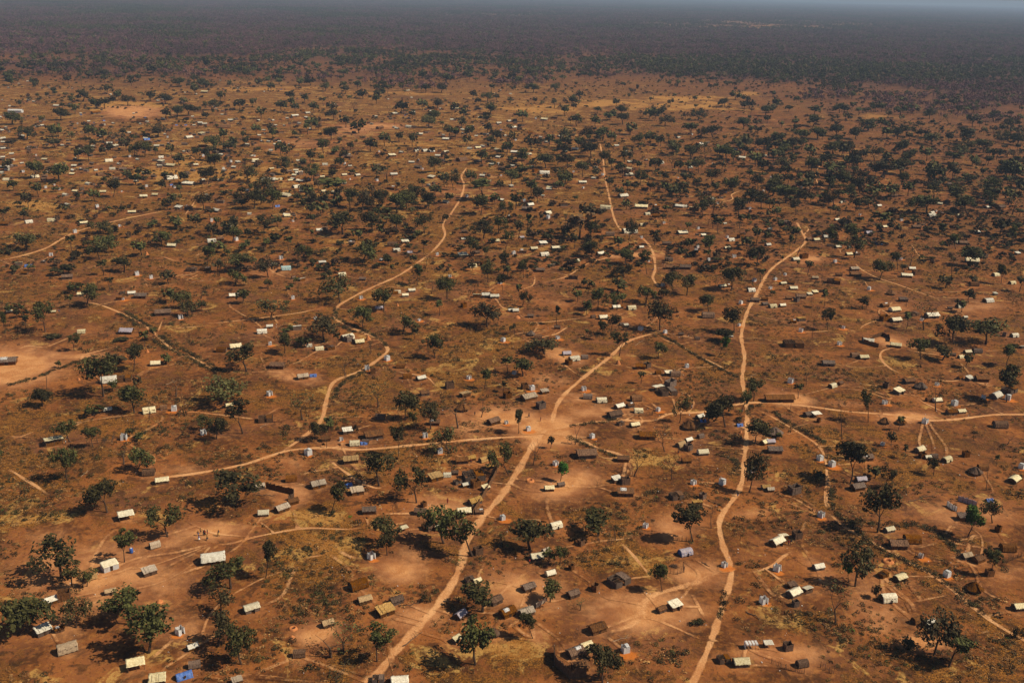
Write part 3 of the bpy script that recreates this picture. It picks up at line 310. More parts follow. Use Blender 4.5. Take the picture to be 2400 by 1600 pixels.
UPH = {
'U1': "1180 1150 70,950 1105 35,750 1115 60,820 1135 35,775 1170 45,500 1205 40,505 1182 45,510 1152 40,640 1040 40,755 995 45,795 1015 55,590 1050 50,310 1105 40,240 1225 60,1000 1200 50,1110 1120 55,1110 1090 40,1225 1105 35,1350 1145 40,1400 1015 60,1300 955 60,1390 930 60,1180 1235 90,1300 1275 90,940 1255 40,610 1275 50,520 1325 45,560 1335 30,450 1350 45,710 1330 50,990 1365 60,1070 1350 45,910 1470 60,465 1420 50,1495 1460 70,1230 1440 60,1425 1350 30,1520 1400 50,1700 1320 40,1520 1250 45,1850 1250 100,1905 1245 40,1940 1240 40,2000 1250 40,2030 1215 40,2060 1200 60,2040 1180 40,1870 1170 40,2220 1225 40,2070 1255 60,2040 1295 60,1970 1355 80,2090 1325 50,2230 1325 40,2300 1330 40,2240 1140 40,1490 1055 40,1520 1075 40,1735 1080 30,1760 1110 50,1640 1125 40,1610 1160 35,1570 1080 40,1380 855 40,1410 860 40,1590 835 40,1780 835 25,1880 835 25,1830 870 50,1900 870 25,1960 870 25,2030 805 60,2120 785 40,2040 745 25,2110 815 30,1090 700 30,1410 640 50,890 920 30,970 860 30,1080 1015 40,1040 985 30,1270 1050 30,430 1180 30,290 870 30,200 695 40,235 705 30,390 735 40,760 655 20,500 615 20,130 580 15,190 565 20,20 960 40,20 1030 40,150 1130 30,1975 1490 50,1720 1480 30,2330 1340 30,1400 1245 30,660 1180 30,340 610 18,60 610 25,1520 560 18,1640 615 20,870 700 20,1120 690 25,1350 655 25,1480 740 25,1760 690 25,1560 760 25",
'U2': "20 1270 35,110 1215 45,20 1212 45,60 1150 30,360 1210 60,350 1080 60,415 1055 40,515 1045 40,575 1045 50,620 1048 50,720 1055 50,665 1080 40,485 1125 40,620 1230 60,600 1280 30,720 1400 50,975 1380 50,1100 1385 50,1015 1255 45,970 1220 40,1015 1210 30,1035 1140 40,1180 1150 40,1080 1090 50,1190 1055 50,1075 1040 50,1290 1070 50,940 1025 50,975 1015 40,885 1030 40,720 965 50,1400 1200 70,1435 1300 50,1300 1420 60,1420 1475 60,1385 1355 30,1660 1265 60,1740 1235 40,1755 1160 30,1610 1035 50,1540 1050 40,1505 945 40,1375 950 30,1415 985 40,1885 945 30,1895 1010 40,1960 1050 30,1990 1125 45,1985 1170 50,1980 1215 70,2200 1130 50,2320 955 40,1940 1360 80,1820 1440 80,2065 1435 90,2330 1430 70,1185 885 50,1085 855 40,1155 840 40,1205 795 35,950 755 50,780 755 70,610 770 30,490 780 40,365 790 50,850 780 30,980 815 40,1400 830 60,760 830 30,540 932 50,385 892 40,365 882 30,465 880 50,840 900 40,770 915 30,1125 940 30,1200 960 30,15 1075 60,1170 1290 40,1310 1155 40,1430 1310 40",
'U3': "80 1450 80,410 1095 55,365 1035 30,215 1135 30,50 1160 40,120 1000 50,170 990 40,565 1080 30,1350 1425 45,1715 1475 50,1770 1412 45,2100 1435 60,1090 1400 30,1020 1395 20,210 1380 40,10 1430 40,1915 1495 50"}
UPT = {
'U1': "1000 940 40,1760 965 80,2090 915 60,1930 915 60,1275 1000 40,850 1175 50,690 1210 50,1100 1155 40,640 1135 50,1330 1180 40,540 1020 50,940 1160 40,790 1090 30,1880 1210 40,2110 1170 60,1300 1440 60,1600 1480 60,2040 850 40,1600 760 50,1930 1320 40,1200 1290 30,300 1240 40,2200 1260 50,1550 880 90,700 1270 30,980 840 70,660 785 70,1260 710 40",
'U2': "530 1160 60,50 1090 60,1110 1165 60,1280 1450 80,1530 1418 70,1600 935 30,2150 1002 30,350 1305 80,265 888 60,1350 1240 40,1300 920 40,940 1120 60,830 1110 90,1240 1110 50,620 970 30,930 1440 40,1160 1500 40,2100 1110 30,2190 1300 30,2090 1310 50,1410 1250 40,700 1110 40",
'U3': "60 1015 120,540 1145 40,160 1335 40,2190 1437 80,1450 1358 60,1525 1305 30,1835 1275 40,430 1405 40,400 1440 30,30 1360 30,620 1140 40,820 1290 20"}
UPL = {
'U1': "315 1298 20,375 1280 15,410 1310 18,840 1325 14,670 1430 25,160 1190 20,1155 950 15,1205 1297 18,895 1085 18,1010 1290 20,1590 1120 22,1400 1080 20,1460 1520 20,80 1150 18,250 1075 14,1845 1275 12,535 855 12,1820 635 10,1640 855 12,1540 1170 20,1755 1080 14",
'U2': "1800 1210 20,1425 1500 26,1260 1390 25,865 1360 20,245 1250 20,1665 1300 16,45 1330 14,260 1050 14,25 1130 14,60 1240 12,1080 1135 16,560 1170 14,995 890 14,530 1110 14,1200 970 14,1340 820 18,1600 1190 16,1100 1215 14,2320 1230 12,2140 1290 10",
'U3': "450 1277 16,240 1410 20,460 1445 20,515 1035 12,300 1330 12,605 1225 12,820 1295 15,65 930 12,1220 1485 16,2080 1385 14,555 1320 14,1745 1460 14"}
UPB = {'U1': "1005 815 30,560 795 15,1215 865 20,1280 865 20,480 718 15,1180 1278 25,1910 1425 40,715 835 20,1545 620 12,1940 620 12,650 850 15,1010 965 50", 'U2': "465 815 15,440 798 15,1100 898 15,35 1075 20", 'U3': ""}
# tracks: tile, width_m, points
TRACKS = [
('O', 2.7, 'main_dirt_road', "835,1600 850,1568 905,1500 960,1440 1020,1370 1058,1300 1072,1245 1110,1185 1150,1140 1190,1080 1225,1020 1255,985"),
('O', 2.0, 'dirt_road', "1265,975 1285,920 1330,875 1400,820 1440,785 1500,765"),
('O', 1.8, 'dirt_road', "1240,1000 1100,1008 950,1022 830,1032 750,1028 660,1035 560,1066 440,1088 350,1098"),
('O', 1.9, 'dirt_track', "650,1036 700,1000 738,965 752,910 770,875 830,850 878,818 890,800 868,778 830,762 790,745 770,728 774,706 800,688 850,662 920,630 985,585"),
('O', 1.7, 'dirt_track', "985,585 1005,565 1022,540 1018,515 1035,492 1058,455 1066,425 1060,405 1072,385"),
('O', 1.9, 'dirt_road', "1580,1600 1592,1568 1630,1480 1660,1390 1680,1310 1660,1250 1655,1190 1700,1120 1710,1050 1715,990 1715,930 1705,870 1710,820 1703,770 1715,720 1738,675 1770,620 1830,575 1850,553 1840,530 1830,510"),
('O', 1.7, 'dirt_road', "1270,985 1350,970 1420,965 1500,965 1540,950 1620,945 1720,925 1830,930 1950,945 2050,952 2130,965 2200,962 2290,952 2400,952"),
('R2c', 2.2, 'dirt_track', "430,640 520,690 700,740 800,790 960,830 1050,870"),
('O', 1.7, 'dirt_track', "1522,668 1500,640 1505,615 1498,575 1475,548 1435,535 1412,505 1400,455 1390,410 1385,365 1378,330"),
('O', 1.4, 'dirt_track', "190,692 230,700 280,720 330,745 360,770 400,805 450,825 500,855"),
('R3b', 1.6, 'footpath', "-600,1010 -300,1000 350,920 500,890 640,870 730,858"),
('O', 1.4, 'dirt_track', "1905,1180 1950,1215 2050,1270 2150,1325 2230,1390 2300,1440 2400,1495"),
('O', 1.5, 'footpath', "1725,935 1760,950 1830,990 1885,1030 1900,1090 1895,1150 1910,1180"),
('R2a', 2.0, 'footpath', "0,720 180,680 320,630 460,590"), ('R2a', 1.5, 'footpath', "0,640 60,670 180,680 380,680"),
('R2a', 1.8, 'footpath', "0,950 120,1000 230,1070 330,1130 430,1200 480,1220"),
('R1c', 1.7, 'footpath', "2060,560 2200,550 2352,510 2420,470 2500,400 2600,350 2680,330"),
('R1c', 2.4, 'worn_track', "1900,540 1700,640 1500,700 1300,760 1200,850 1180,960 1080,1040 860,1110"),
('R1c', 1.5, 'footpath', "950,230 1100,380 1200,500 1340,660"),
('R1b', 1.6, 'footpath', "-400,290 -250,290 0,225 280,170 500,145 850,155 1040,125"),
('R1b', 1.2, 'footpath', "380,490 480,420 620,390 760,350"),
('R2b', 1.7, 'footpath', "640,850 720,930 860,1030 970,1100 1130,1150 1250,1070"),
('R3c', 1.5, 'footpath', "660,1515 560,1450 480,1390 400,1340"), ('R3c', 1.7, 'footpath', "60,1100 160,1180 260,1140 400,1110 500,1050 600,1000"),
('R3c', 1.4, 'footpath', "100,960 200,1000 450,985 760,945"), ('R3c', 1.5, 'footpath', "1310,1095 1400,1160 1560,1220 1700,1300 1900,1400 2090,1500"),
('R3c', 1.3, 'footpath', "1210,1060 1330,1095"), ('R3c', 1.4, 'footpath', "0,740 120,690 200,650 208,540"),
('R3c', 1.3, 'footpath', "210,655 400,610 520,570 700,460 900,400 1000,340"), ('R3c', 1.4, 'footpath', "1000,290 1120,270 1240,285"),
('R3a', 2.4, 'dirt_track', "0,430 200,390 420,320 560,240 700,170 900,110 1200,40 1500,-20"),
('R3a', 1.8, 'footpath', "560,1330 800,1290 1000,1240 1150,1210"), ('R3a', 1.3, 'footpath', "1360,375 1500,400 1640,440 1790,400"),
('R3a', 1.3, 'footpath', "1440,1120 1500,960"), ('R3a', 1.5, 'footpath', "1440,1110 1600,1060 1800,1040 2000,1020"),
('R3a', 1.4, 'footpath', "500,1250 380,1230 230,1220 140,1290"), ('R3a', 1.3, 'footpath', "1250,700 1480,670 1700,620"),
('R3d', 1.3, 'footpath', "1300,260 1390,390 1480,430 1600,450"), ('R3d', 1.8, 'footpath', "780,430 850,510 1000,590 1180,650 1400,730 1540,780 1610,840"),
('R3d', 2.0, 'footpath', "1240,1220 1060,1260 1040,1340 1150,1440 1330,1500"), ('R3d', 1.3, 'footpath', "1120,945 900,1020 820,1090"),
('R3d', 1.5, 'footpath', "270,80 370,140 330,200 350,270"), ('R3d', 1.3, 'footpath', "1330,1500 1700,1540 1850,1480"),
('R1c', 1.3, 'footpath', "0,650 120,570 240,540"), ('R1c', 1.5, 'footpath', "1640,720 1760,950 1820,1020"),
('R1c', 1.5, 'footpath', "1150,960 1300,980 1500,1060 1700,1150 1800,1170"), ('R1c', 1.6, 'footpath', "200,1170 300,1230 400,1290"),
('R1c', 1.3, 'footpath', "1800,1170 2000,1200 2150,1230"), ('R1c', 1.2, 'footpath', "1110,1330 1160,1460 1200,1500"),
('U3', 1.6, 'footpath', "980,1110 920,1180 930,1260 1000,1320"), ('U3', 1.8, 'footpath', "100,1420 330,1380 340,1340 440,1300"),
('U1', 1.8, 'footpath', "1260,1500 1400,1330 1500,1300"), ('R1d', 1.3, 'footpath', "1270,830 1450,800 1700,750"),
('R1d', 1.3, 'footpath', "2120,1070 1950,1110 1860,1130"), ('R1d', 1.4, 'footpath', "1290,350 1450,310 1600,260"), ('R1d', 1.2, 'footpath', "1430,370 1560,400 1700,440"),
('R2b', 1.4, 'footpath', "1230,50 1340,90 1560,130 1650,210 1720,250"), ('R2b', 1.3, 'footpath', "0,520 130,460 260,380"),
('R2b', 1.9, 'worn_track', "-40,90 100,80 330,90"), ('R1a', 1.3, 'footpath', "1700,70 1830,140 2000,200 2352,225"),
('R2d', 1.4, 'footpath', "1130,440 1120,340 1200,280"), ('R2d', 1.2, 'footpath', "560,1000 560,1200 540,1260 600,1400"), ('R2d', 1.2, 'footpath', "1290,280 1440,370 1600,450 1700,520"),
('U2', 1.5, 'footpath', "1380,1355 1500,1385 1700,1390 1830,1380"), ('U1', 1.3, 'footpath', "1250,1020 1330,1090 1400,1140")]
# zones in overview pixels (0.98): cx cy rx ry strength
BARE = [(1262,985,85,36,1.3),(30,845,135,52,1.15),(170,808,110,15,.8),(80,830,70,30,1.0),(300,257,60,15,1.2),(440,1240,85,24,.9),(360,1270,60,30,.7),(880,1320,75,40,.9),(625,1150,80,28,.8),(1300,1115,95,38,.9),(930,1440,95,45,.7),(1450,1390,150,60,.9),(1560,1205,110,32,.7),(1770,1490,90,45,.8),(705,1465,45,25,1.0),(1820,925,60,14,1.3),(2085,962,70,15,1.2),(1560,1300,80,30,.8),(1160,958,110,26,1.05),(1390,935,90,18,.75),(1280,870,50,20,.6),(270,1340,210,90,.8),(430,1450,130,50,.6),(2010,1370,110,60,.7),(2110,1450,70,34,1.1),(2200,1190,130,45,.6),(1200,1380,110,55,.8),(1050,1170,70,45,.7),(2050,785,50,14,1.0),(1320,815,40,20,1.0),(650,862,60,14,.8),(2260,700,70,20,.6),(1450,590,70,7,1.0),(1850,590,35,12,.9),(800,1020,100,25,.6),(1090,985,60,30,.6),(940,1300,50,60,.6),(430,1085,100,20,.5),(1330,1530,60,40,.7),(1230,1490,40,40,.6),(650,1080,60,30,.5),(1950,930,60,10,.6),(1330,905,60,14,.7),(1250,690,60,10,.5),(640,620,60,20,.6),(1380,720,60,20,.5),(860,290,70,8,.9),(1050,440,80,10,.5),(130,1250,60,40,.5),(2300,1330,60,30,.5),(1780,1200,90,20,.5),(1870,1310,50,25,.6),(700,330,120,14,.5),(160,1440,80,60,.6),(2060,700,80,18,.5),(820,300,60,12,.7),(500,1010,80,20,.4),(1700,1000,40,30,.5)]
GRASS = [(285,247,70,10,3.2),(330,243,50,7,2.6),(230,250,30,8,2.4),(500,400,240,26,.9),(560,395,90,14,1.0),(420,340,130,18,.8),(1500,242,240,13,1.4),(1560,228,120,7,1.4),(1720,214,24,4,2.2),(2010,268,40,4,2.2),(620,205,150,7,1.3),(880,215,160,7,.9),(960,330,130,10,.8),(1150,1530,130,45,.9),(760,1270,150,60,.6),(1440,1275,100,50,.8),(740,1200,130,25,.8),(1750,60,330,13,1.7),(1150,36,220,5,1.2),(340,330,80,20,.9),(100,470,120,14,.8),(820,555,100,14,.9),(1040,620,160,20,.5),(900,680,100,18,.6),(1250,570,60,12,.6),(590,1150,30,14,.3),(980,870,180,60,.5),(100,1200,50,14,1.0),(1500,1060,60,25,.8),(1130,800,90,16,.6),(900,1060,80,30,.7),(150,530,140,12,.5),(620,880,100,30,.4),(700,440,80,20,.6),(430,375,60,10,.8),(650,400,60,12,1.0),(1250,250,200,14,.9),(1080,260,100,10,.7),(560,190,100,6,.8)]
BURN_DIM = [(1600,880,120,30,.5),(1800,700,200,60,.4),(2150,800,250,90,.45),(2250,1050,160,90,.55),(2000,1480,180,60,.4),(1900,850,80,40,.4),(700,1380,60,50,.3),(1950,1230,60,60,.5),(2250,500,200,80,.5),(1850,450,180,50,.4),(1950,1120,80,60,.4),(1560,1040,80,30,.4),(300,640,200,30,.3),(560,190,80,8,.5),(950,225,110,9,.8),(1600,1170,30,60,.2),(80,1000,100,50,.25),(400,950,120,40,.25),(1100,700,150,40,.3)]  # burnt patches, plus edge dimming put into the soil colour, mostly at right
# dark scrub rows beside tracks: tile, half_width m, density/m, points
ROWS = [('R3a', 0.7, 6, "1150,900 1290,990 1400,1050"), ('R3a', 0.7, 6, "1100,920 1220,1000 1290,1040"), ('R3a', .8, 7, "1460,1120 1560,1190 1700,1260 1820,1320 1950,1400 2030,1440"),
('R3a', .8, 7, "1410,1170 1530,1240 1700,1310 1760,1340 1860,1400 1990,1450"), ('R1d', 1.1, 9, "630,0 720,90 820,170 920,270 1050,360 1180,410 1290,460 1370,495"),
('R1d', .9, 7, "1380,510 1500,560 1620,640 1750,740 1870,840 1960,900"), ('R1d', 1.2, 9, "750,85 950,110 1200,125 1380,120 1500,170 1610,240"), ('R1d', 1.0, 8, "1620,250 1700,310 1760,390"),
('R3b', .9, 7, "730,870 740,950 810,1000 900,1030 1020,1090 1130,1150 1200,1210"), ('R3b', .9, 6, "800,1040 880,1080 960,1090"), ('R2b', .9, 7, "1000,80 850,160 760,230 720,330"), ('R3c', .7, 6, "1340,1110 1500,1190 1700,1310 1900,1420 2070,1500"),
('R2c', .8, 6, "2180,490 2160,440 2220,400 2300,400"), ('R2d', .8, 6, "60,460 200,560 380,650 520,740"), ('R2d', .8, 6, "580,1150 580,1260 600,1340"), ('R3a', .9, 6, "100,1568 300,1520 500,1440 700,1370 900,1310"), ('R2c', .9, 6, "1900,840 2040,900 2080,960 2020,1020"),
('R2c', .6, 5, "550,580 700,560 850,545 950,520"), ('R1c', .7, 5, "1950,740 1940,860 1900,960"), ('R3b', .7, 5, "1180,840 1000,880 880,980"), ('R2c', .6, 5, "540,690 700,760 950,860"),('R1c', .8, 5, "1350,1370 1500,1330 1600,1300")]
random.seed(7); rng = np.random.default_rng(11)
# ------------------------------------------------------------------ ground zones
def pts_of(tile, s):
    T = TILES[tile]
    return [px(T, *map(float, p.split(','))) for p in s.replace(' ', ';').split(';')]
def smooth_poly(P, step):
    """Catmull-Rom through ground points"""
    out = []
    P = [P[0] * 2 - P[1]] + P + [P[-1] * 2 - P[-2]]
    for i in range(1, len(P) - 2):
        a, b, c, d = P[i - 1:i + 3]; n = max(2, int((c - b).length / step))
        for k in range(n):
            t = k / n
            out.append(0.5 * ((2 * b) + (c - a) * t + (2 * a - 5 * b + 4 * c - d) * t * t + (3 * b - a - 3 * c + d) * t ** 3))
    out.append(P[-2].copy()); return out
HUT_PTS = []
for t, s in HUTS.items():
    for r in s.split(';'):
        q = r.split(); k = q[0]; x, y, w = map(float, q[1:4]); sl = float(q[4]) if len(q) > 4 else 0.0
        a, b = px(TILES[t], x, y); HUT_PTS.append([k, a, b, w / TILES[t][2], sl])
for D, k0 in ((UPH, 'w'), (UPT, 'h'), (UPL, 'L'), (UPB, 'b')):
    for t, s in D.items():
        for r in s.split(','):
            if not r: continue
            x, y, w = map(float, r.split()); a, b = px(TILES[t], x, y)
            HUT_PTS.append([k0, a, b, w / 2.94 * (1.0 if k0 != 'L' else 1.15), random.uniform(-8, 12)])
for _ in range(240):                                  # the faint scattered shelters of the far upper left
    a = random.uniform(0, 1) ** 1.3 * 1250; b = random.uniform(195, 330) + random.uniform(0, 110) * (a < 900)
    HUT_PTS.append([random.choice('whhhw'), a, b, 3.5 + (b - 190) * 0.045 + random.uniform(-1, 2), random.uniform(-5, 5)])
for k, a, b, w, sl in list(HUT_PTS):
    if k in 'wWf' and b > 210 and random.random() < .42:
        sc_ = (b + 60) / 1400.0; HUT_PTS.append([random.choice('hhso'), a + random.choice((-1, 1)) * random.uniform(.8, 1.3) * w, b - random.uniform(.1, .7) * w * .6, w * random.uniform(.5, .95), sl + random.uniform(-6, 6)])
HG = [(k, ground(a, b), w, sl, a, b) for k, a, b, w, sl in HUT_PTS]

def vnoise(x, y, s, seed=0):
    r = np.random.default_rng(seed); T = r.random((256, 256)); x = x / s; y = y / s
    xi, yi = np.floor(x).astype(int), np.floor(y).astype(int); fx, fy = x - xi, y - yi; fx = fx * fx * (3 - 2 * fx); fy = fy * fy * (3 - 2 * fy)
    g = lambda a, b: T[a % 256, b % 256]
    return (g(xi, yi) * (1 - fx) + g(xi + 1, yi) * fx) * (1 - fy) + (g(xi, yi + 1) * (1 - fx) + g(xi + 1, yi + 1) * fx) * fy
def zones(X, Y):
    """bare, grass, wood, burn at ground points"""
    U, V = topix(X, Y); U = U * 0.98; V = V * 0.98
    front = (X * AF[0] + Y * AF[1] - H * AF[2]) > 20
    dn = vnoise(X, Y, 34, 41) - .5; dm = vnoise(X, Y, 33, 42) - .5; sc = 3000.0 / np.maximum(np.hypot(X, Y), 100)
    U0, V0 = U, V; U = U + dn * 13 * sc; V = V + dm * 7 * sc * np.clip(200 / np.maximum(np.hypot(X, Y), 100), .15, 1)
    mod = np.clip(vnoise(X, Y, 17, 43) * 1.5 + vnoise(X, Y, 46, 44) * .8 - .35, .15, 1.4)
    res = []
    for lst in (BARE, GRASS, BURN_DIM):
        z = np.zeros_like(X)
        for cx, cy, rx, ry, s in lst:
            d = ((U - cx) / rx) ** 2 + ((V - cy) / ry) ** 2
            z = np.maximum(z, s * (1.25 if lst is BARE else 1.0) * np.exp(-d * (.85 if lst is BARE else 1.1)))
        res.append(np.where(front, z, 0))
    bare, grass, burn_dim = res; grass = grass * mod; U, V = U0, V0
    grass = np.maximum(grass, .40 * np.clip((1700 - U) / 500, 0, 1) * np.clip((V - 175) / 30, 0, 1) * np.clip((600 - V) / 250, 0, 1))
    bare = np.maximum(bare, 1.35 * np.exp(-(((U - 1258) / 98) ** 2 + ((V - 984) / 36) ** 2)))
    far = np.clip((400 - V) / 200, 0, 1) * .20 + np.clip((U - 1450) / 700, 0, 1) * np.clip((900 - V) / 500, 0, 1) * .14  # edge dimming towards top and right, put into the ground tint
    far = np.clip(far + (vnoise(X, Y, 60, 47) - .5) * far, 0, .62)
    for k, g, w, sl, a, b in HG:
        rad = (2.4 if k in 'Ls' else 5.2) * (1.0 if b > 500 else 1.3)
        d2 = (X - g.x) ** 2 + ((Y - g.y) * 1.0) ** 2
        msk = d2 < (rad * 3) ** 2
        if msk.any(): bare[msk] = np.maximum(bare[msk], 0.62 * np.exp(-d2[msk] / rad ** 2))
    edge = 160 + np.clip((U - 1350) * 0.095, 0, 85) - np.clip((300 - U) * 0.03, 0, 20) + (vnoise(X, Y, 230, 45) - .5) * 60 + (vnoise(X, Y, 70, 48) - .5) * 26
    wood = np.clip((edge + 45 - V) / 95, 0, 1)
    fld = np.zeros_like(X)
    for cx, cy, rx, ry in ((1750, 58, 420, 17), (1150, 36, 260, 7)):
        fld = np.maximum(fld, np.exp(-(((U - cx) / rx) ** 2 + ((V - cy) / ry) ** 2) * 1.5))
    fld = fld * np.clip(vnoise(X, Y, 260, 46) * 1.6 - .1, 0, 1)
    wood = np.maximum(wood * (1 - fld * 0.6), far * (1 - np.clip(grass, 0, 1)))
    return bare, np.maximum(grass, fld * 0.12), wood, burn_dim
ATTR = ('bare', 'grass', 'wood', 'burn_dim', 'spoil', 'path')
def set_attrs(me, X, Y, path=None, spoil=None):
    z = zones(X, Y)
    vals = dict(bare=z[0], grass=z[1], wood=z[2], burn_dim=z[3], path=path if path is not None else np.zeros_like(X), spoil=spoil if spoil is not None else np.zeros_like(X))
    for k in ATTR:
        at = me.attributes.new(k, 'FLOAT', 'POINT'); at.data.foreach_set('value', np.asarray(vals[k], dtype=np.float32))
NA, NR = 520, 760
az = np.linspace(R(-62), R(62), NA); rr = np.concatenate([[0.5, 40, 90], 130 * (26000 / 130.0) ** (np.linspace(0, 1, NR - 3))])
RR, AZ = np.meshgrid(rr, az, indexing='ij')
X = (RR * np.sin(AZ)).ravel(); Y = (RR * np.cos(AZ)).ravel()
co = np.stack([X, Y, np.zeros_like(X)], 1).astype(np.float32)
ii, jj = np.meshgrid(np.arange(NR - 1), np.arange(NA - 1), indexing='ij')
a0 = (ii * NA + jj).ravel(); quads = np.stack([a0, a0 + 1, a0 + NA + 1, a0 + NA], 1)[:, ::-1]
def np_mesh(name, co, quads, k=4):
    me = bpy.data.meshes.new(name); me.vertices.add(len(co)); me.vertices.foreach_set('co', co.astype(np.float32).ravel())
    me.loops.add(quads.size); me.loops.foreach_set('vertex_index', quads.astype(np.int32).ravel())
    me.polygons.add(len(quads)); me.polygons.foreach_set('loop_start', (np.arange(len(quads)) * k).astype(np.int32))
    me.update(calc_edges=True); return me
gm = np_mesh('ground', co, quads); gm.materials.append(GROUND); set_attrs(gm, X, Y)
tag(link('ground', gm), kind='structure')
# ribbons of worn earth; they carry the ground's own material, with the wear as an attribute
TRACK_PTS = []; RIB = []
def path_value(X, Y):
    out = np.zeros_like(X); prof_x = [0, .2, .45, .7, 1, 9]; prof_y = [.88, 1, .8, .45, 0, 0]
    for C, wv, ef in RIB:
        lo = C.min(0) - 8; hi = C.max(0) + 8; m_ = np.where((X > lo[0]) & (X < hi[0]) & (Y > lo[1]) & (Y < hi[1]))[0]
        if not len(m_): continue
        d2 = (X[m_][:, None] - C[None, :, 0]) ** 2 + (Y[m_][:, None] - C[None, :, 1]) ** 2; k = d2.argmin(1)
        step = 1.2; d = np.sqrt(np.maximum(d2[np.arange(len(m_)), k] - (step * .25) ** 2, 0))
        out[m_] = np.maximum(out[m_], np.interp(d / wv[k], prof_x, prof_y) * ef[k])
    return out
for n, (tile, wid, nm, s) in enumerate(TRACKS):
    P = [ground(*p) for p in pts_of(tile, s)]
    step = max(1.0, depth(P[0]) / 250.0); C = smooth_poly(P, step)
    TRACK_PTS.append((np.array([(p.x, p.y) for p in C]), wid))
    cross = [-1, -.7, -.45, -.2, 0, .2, .45, .7, 1]; prof = [0, .45, .8, 1, .8, 1, .8, .45, 0]
    vs, pa, rw, re_ = [], [], [], []; soft = 1.15 if wid > 2 else 1.75
    amp = .72 if nm == 'worn_track' else (1.05 if 'foot' not in nm else 1.15)
    for i, p in enumerate(C):
        q0 = C[max(0, i - 1)]; q1 = C[min(len(C) - 1, i + 1)]; d = (q1 - q0).normalized(); nrm = Vector((-d.y, d.x, 0))
        wv = wid * (0.80 if 'road' in nm or nm in ('dirt_track', 'worn_track') else 0.46) * (1 + 0.22 * math.sin(i * 0.37 + n) + 0.12 * math.sin(i * 0.91 + 2 * n)) * 0.62
        endf = min(1.0, min(i, len(C) - 1 - i) / 9.0 + (0.0 if 'foot' in nm else 0.35))
        rw.append(wv); re_.append(endf * amp)
        for c, f in zip(cross, prof):
            vs.append((p.x + nrm.x * c * wv, p.y + nrm.y * c * wv, 0.006 + 0.0012 * n)); pa.append(f * amp * endf)
    co = np.array(vs); K = len(cross); ii, jj = np.meshgrid(np.arange(len(C) - 1), np.arange(K - 1), indexing='ij'); a0 = (ii * K + jj).ravel()
    me = np_mesh(nm, co, np.stack([a0, a0 + 1, a0 + K + 1, a0 + K], 1)[:, ::-1]); me.materials.append(GROUND)
    RIB.append((np.array([(p.x, p.y) for p in C]), np.array(rw), np.array(re_))); tag(link(nm, me), kind='structure'); TRACK_ME = globals().setdefault('TRACK_ME', []); TRACK_ME.append((me, co, np.array(pa)))
wv_, wp_, wf_ = [], [], []; near = [h for h in HG if h[5] > 470]; allc = np.concatenate([c for c, _, _ in RIB]); zi = 0
rw_ = random.Random(12)
for k, g, w, sl, a, b in near:
    if rw_.random() > (.8 if k not in 'Ls' else .6): continue
    tg = []
    d = np.hypot(allc[:, 0] - g.x, allc[:, 1] - g.y); q = int(d.argmin())
    if 5 < d[q] < 38: tg.append(Vector((allc[q][0], allc[q][1], 0)))
    nb = sorted(near, key=lambda h: (h[1] - g).length)[1:6]; c = rw_.choice(nb)[1]
    if 7 < (c - g).length < 34: tg.append(c)
    for t in tg:
        dv = t - g; pn = Vector((-dv.y, dv.x, 0)) * rw_.uniform(-.18, .18); dn_ = dv.normalized(); st0 = g + dn_ * 2.2 + Vector((0, -1.2, 0))
        C = smooth_poly([st0, g + dv * .35 + pn, g + dv * .7 + pn * rw_.uniform(.2, 1), t], 1.6); n0 = len(wv_); hw = rw_.uniform(.4, .8); am = rw_.uniform(.30, .72); zi += 1
        for i, p in enumerate(C):
            q0 = C[max(0, i - 1)]; q1 = C[min(len(C) - 1, i + 1)]; dd = (q1 - q0).normalized()
            for cc, f in ((-1, 0), (-.4, .85), (.4, .85), (1, 0)): wv_.append((p.x - dd.y * cc * hw, p.y + dd.x * cc * hw, .0845 + .00001 * zi)); wp_.append(f * am * min(1, i / 3, (len(C) - 1 - i) / 2 + .4))
        for i in range(len(C) - 1):
            for j_ in range(3): a_ = n0 + i * 4 + j_; wf_.append((a_, a_ + 4, a_ + 5, a_ + 1))
me = bpy.data.meshes.new('footpath_web'); me.from_pydata(wv_, [], wf_); me.materials.append(GROUND); co = np.array(wv_); TRACK_ME.append((me, co, np.array(wp_))); tag(link('footpath_web', me), kind='structure')
for me, co, pa in TRACK_ME:
    x_, y_ = co[:, 0].copy(), co[:, 1].copy(); set_attrs(me, x_, y_, path=np.maximum(pa, path_value(x_, y_)))
# orange spoil raked out round every latrine, one sheet
vs, sp, fs = [], [], []; zi = 0
for k, g, w, sl, a, b in HG:
    if k != 'L' or b < 330: continue
    zi += 1; rad = random.uniform(1.5, 2.6); ox = random.uniform(-.3, 1.0); oy = random.uniform(-1.3, -.4); n0 = len(vs)
    if random.random() < .25: rad *= 0.6
    z = 0.085 + 0.0005 * zi
    vs.append((g.x + ox, g.y + oy, z)); sp.append(random.uniform(.7, 1))
    for ring, f in ((.55, .7), (1.0, 0.0)):
        for q in range(12):
            t = 2 * math.pi * q / 12; rj = rad * ring * random.uniform(.75, 1.2)
            vs.append((g.x + ox + math.cos(t) * rj * 1.25, g.y + oy + math.sin(t) * rj, z)); sp.append(f)
    for q in range(12):
        r2 = (q + 1) % 12; fs.append((n0, n0 + 1 + q, n0 + 1 + r2)); fs.append((n0 + 1 + q, n0 + 13 + q, n0 + 13 + r2, n0 + 1 + r2))
me = bpy.data.meshes.new('spoil_earth'); me.from_pydata(vs, [], fs); me.materials.append(GROUND); co = np.array(vs)
set_attrs(me, co[:, 0].copy(), co[:, 1].copy(), path=path_value(co[:, 0].copy(), co[:, 1].copy()), spoil=np.array(sp)); tag(link('spoil_earth', me), kind='structure')

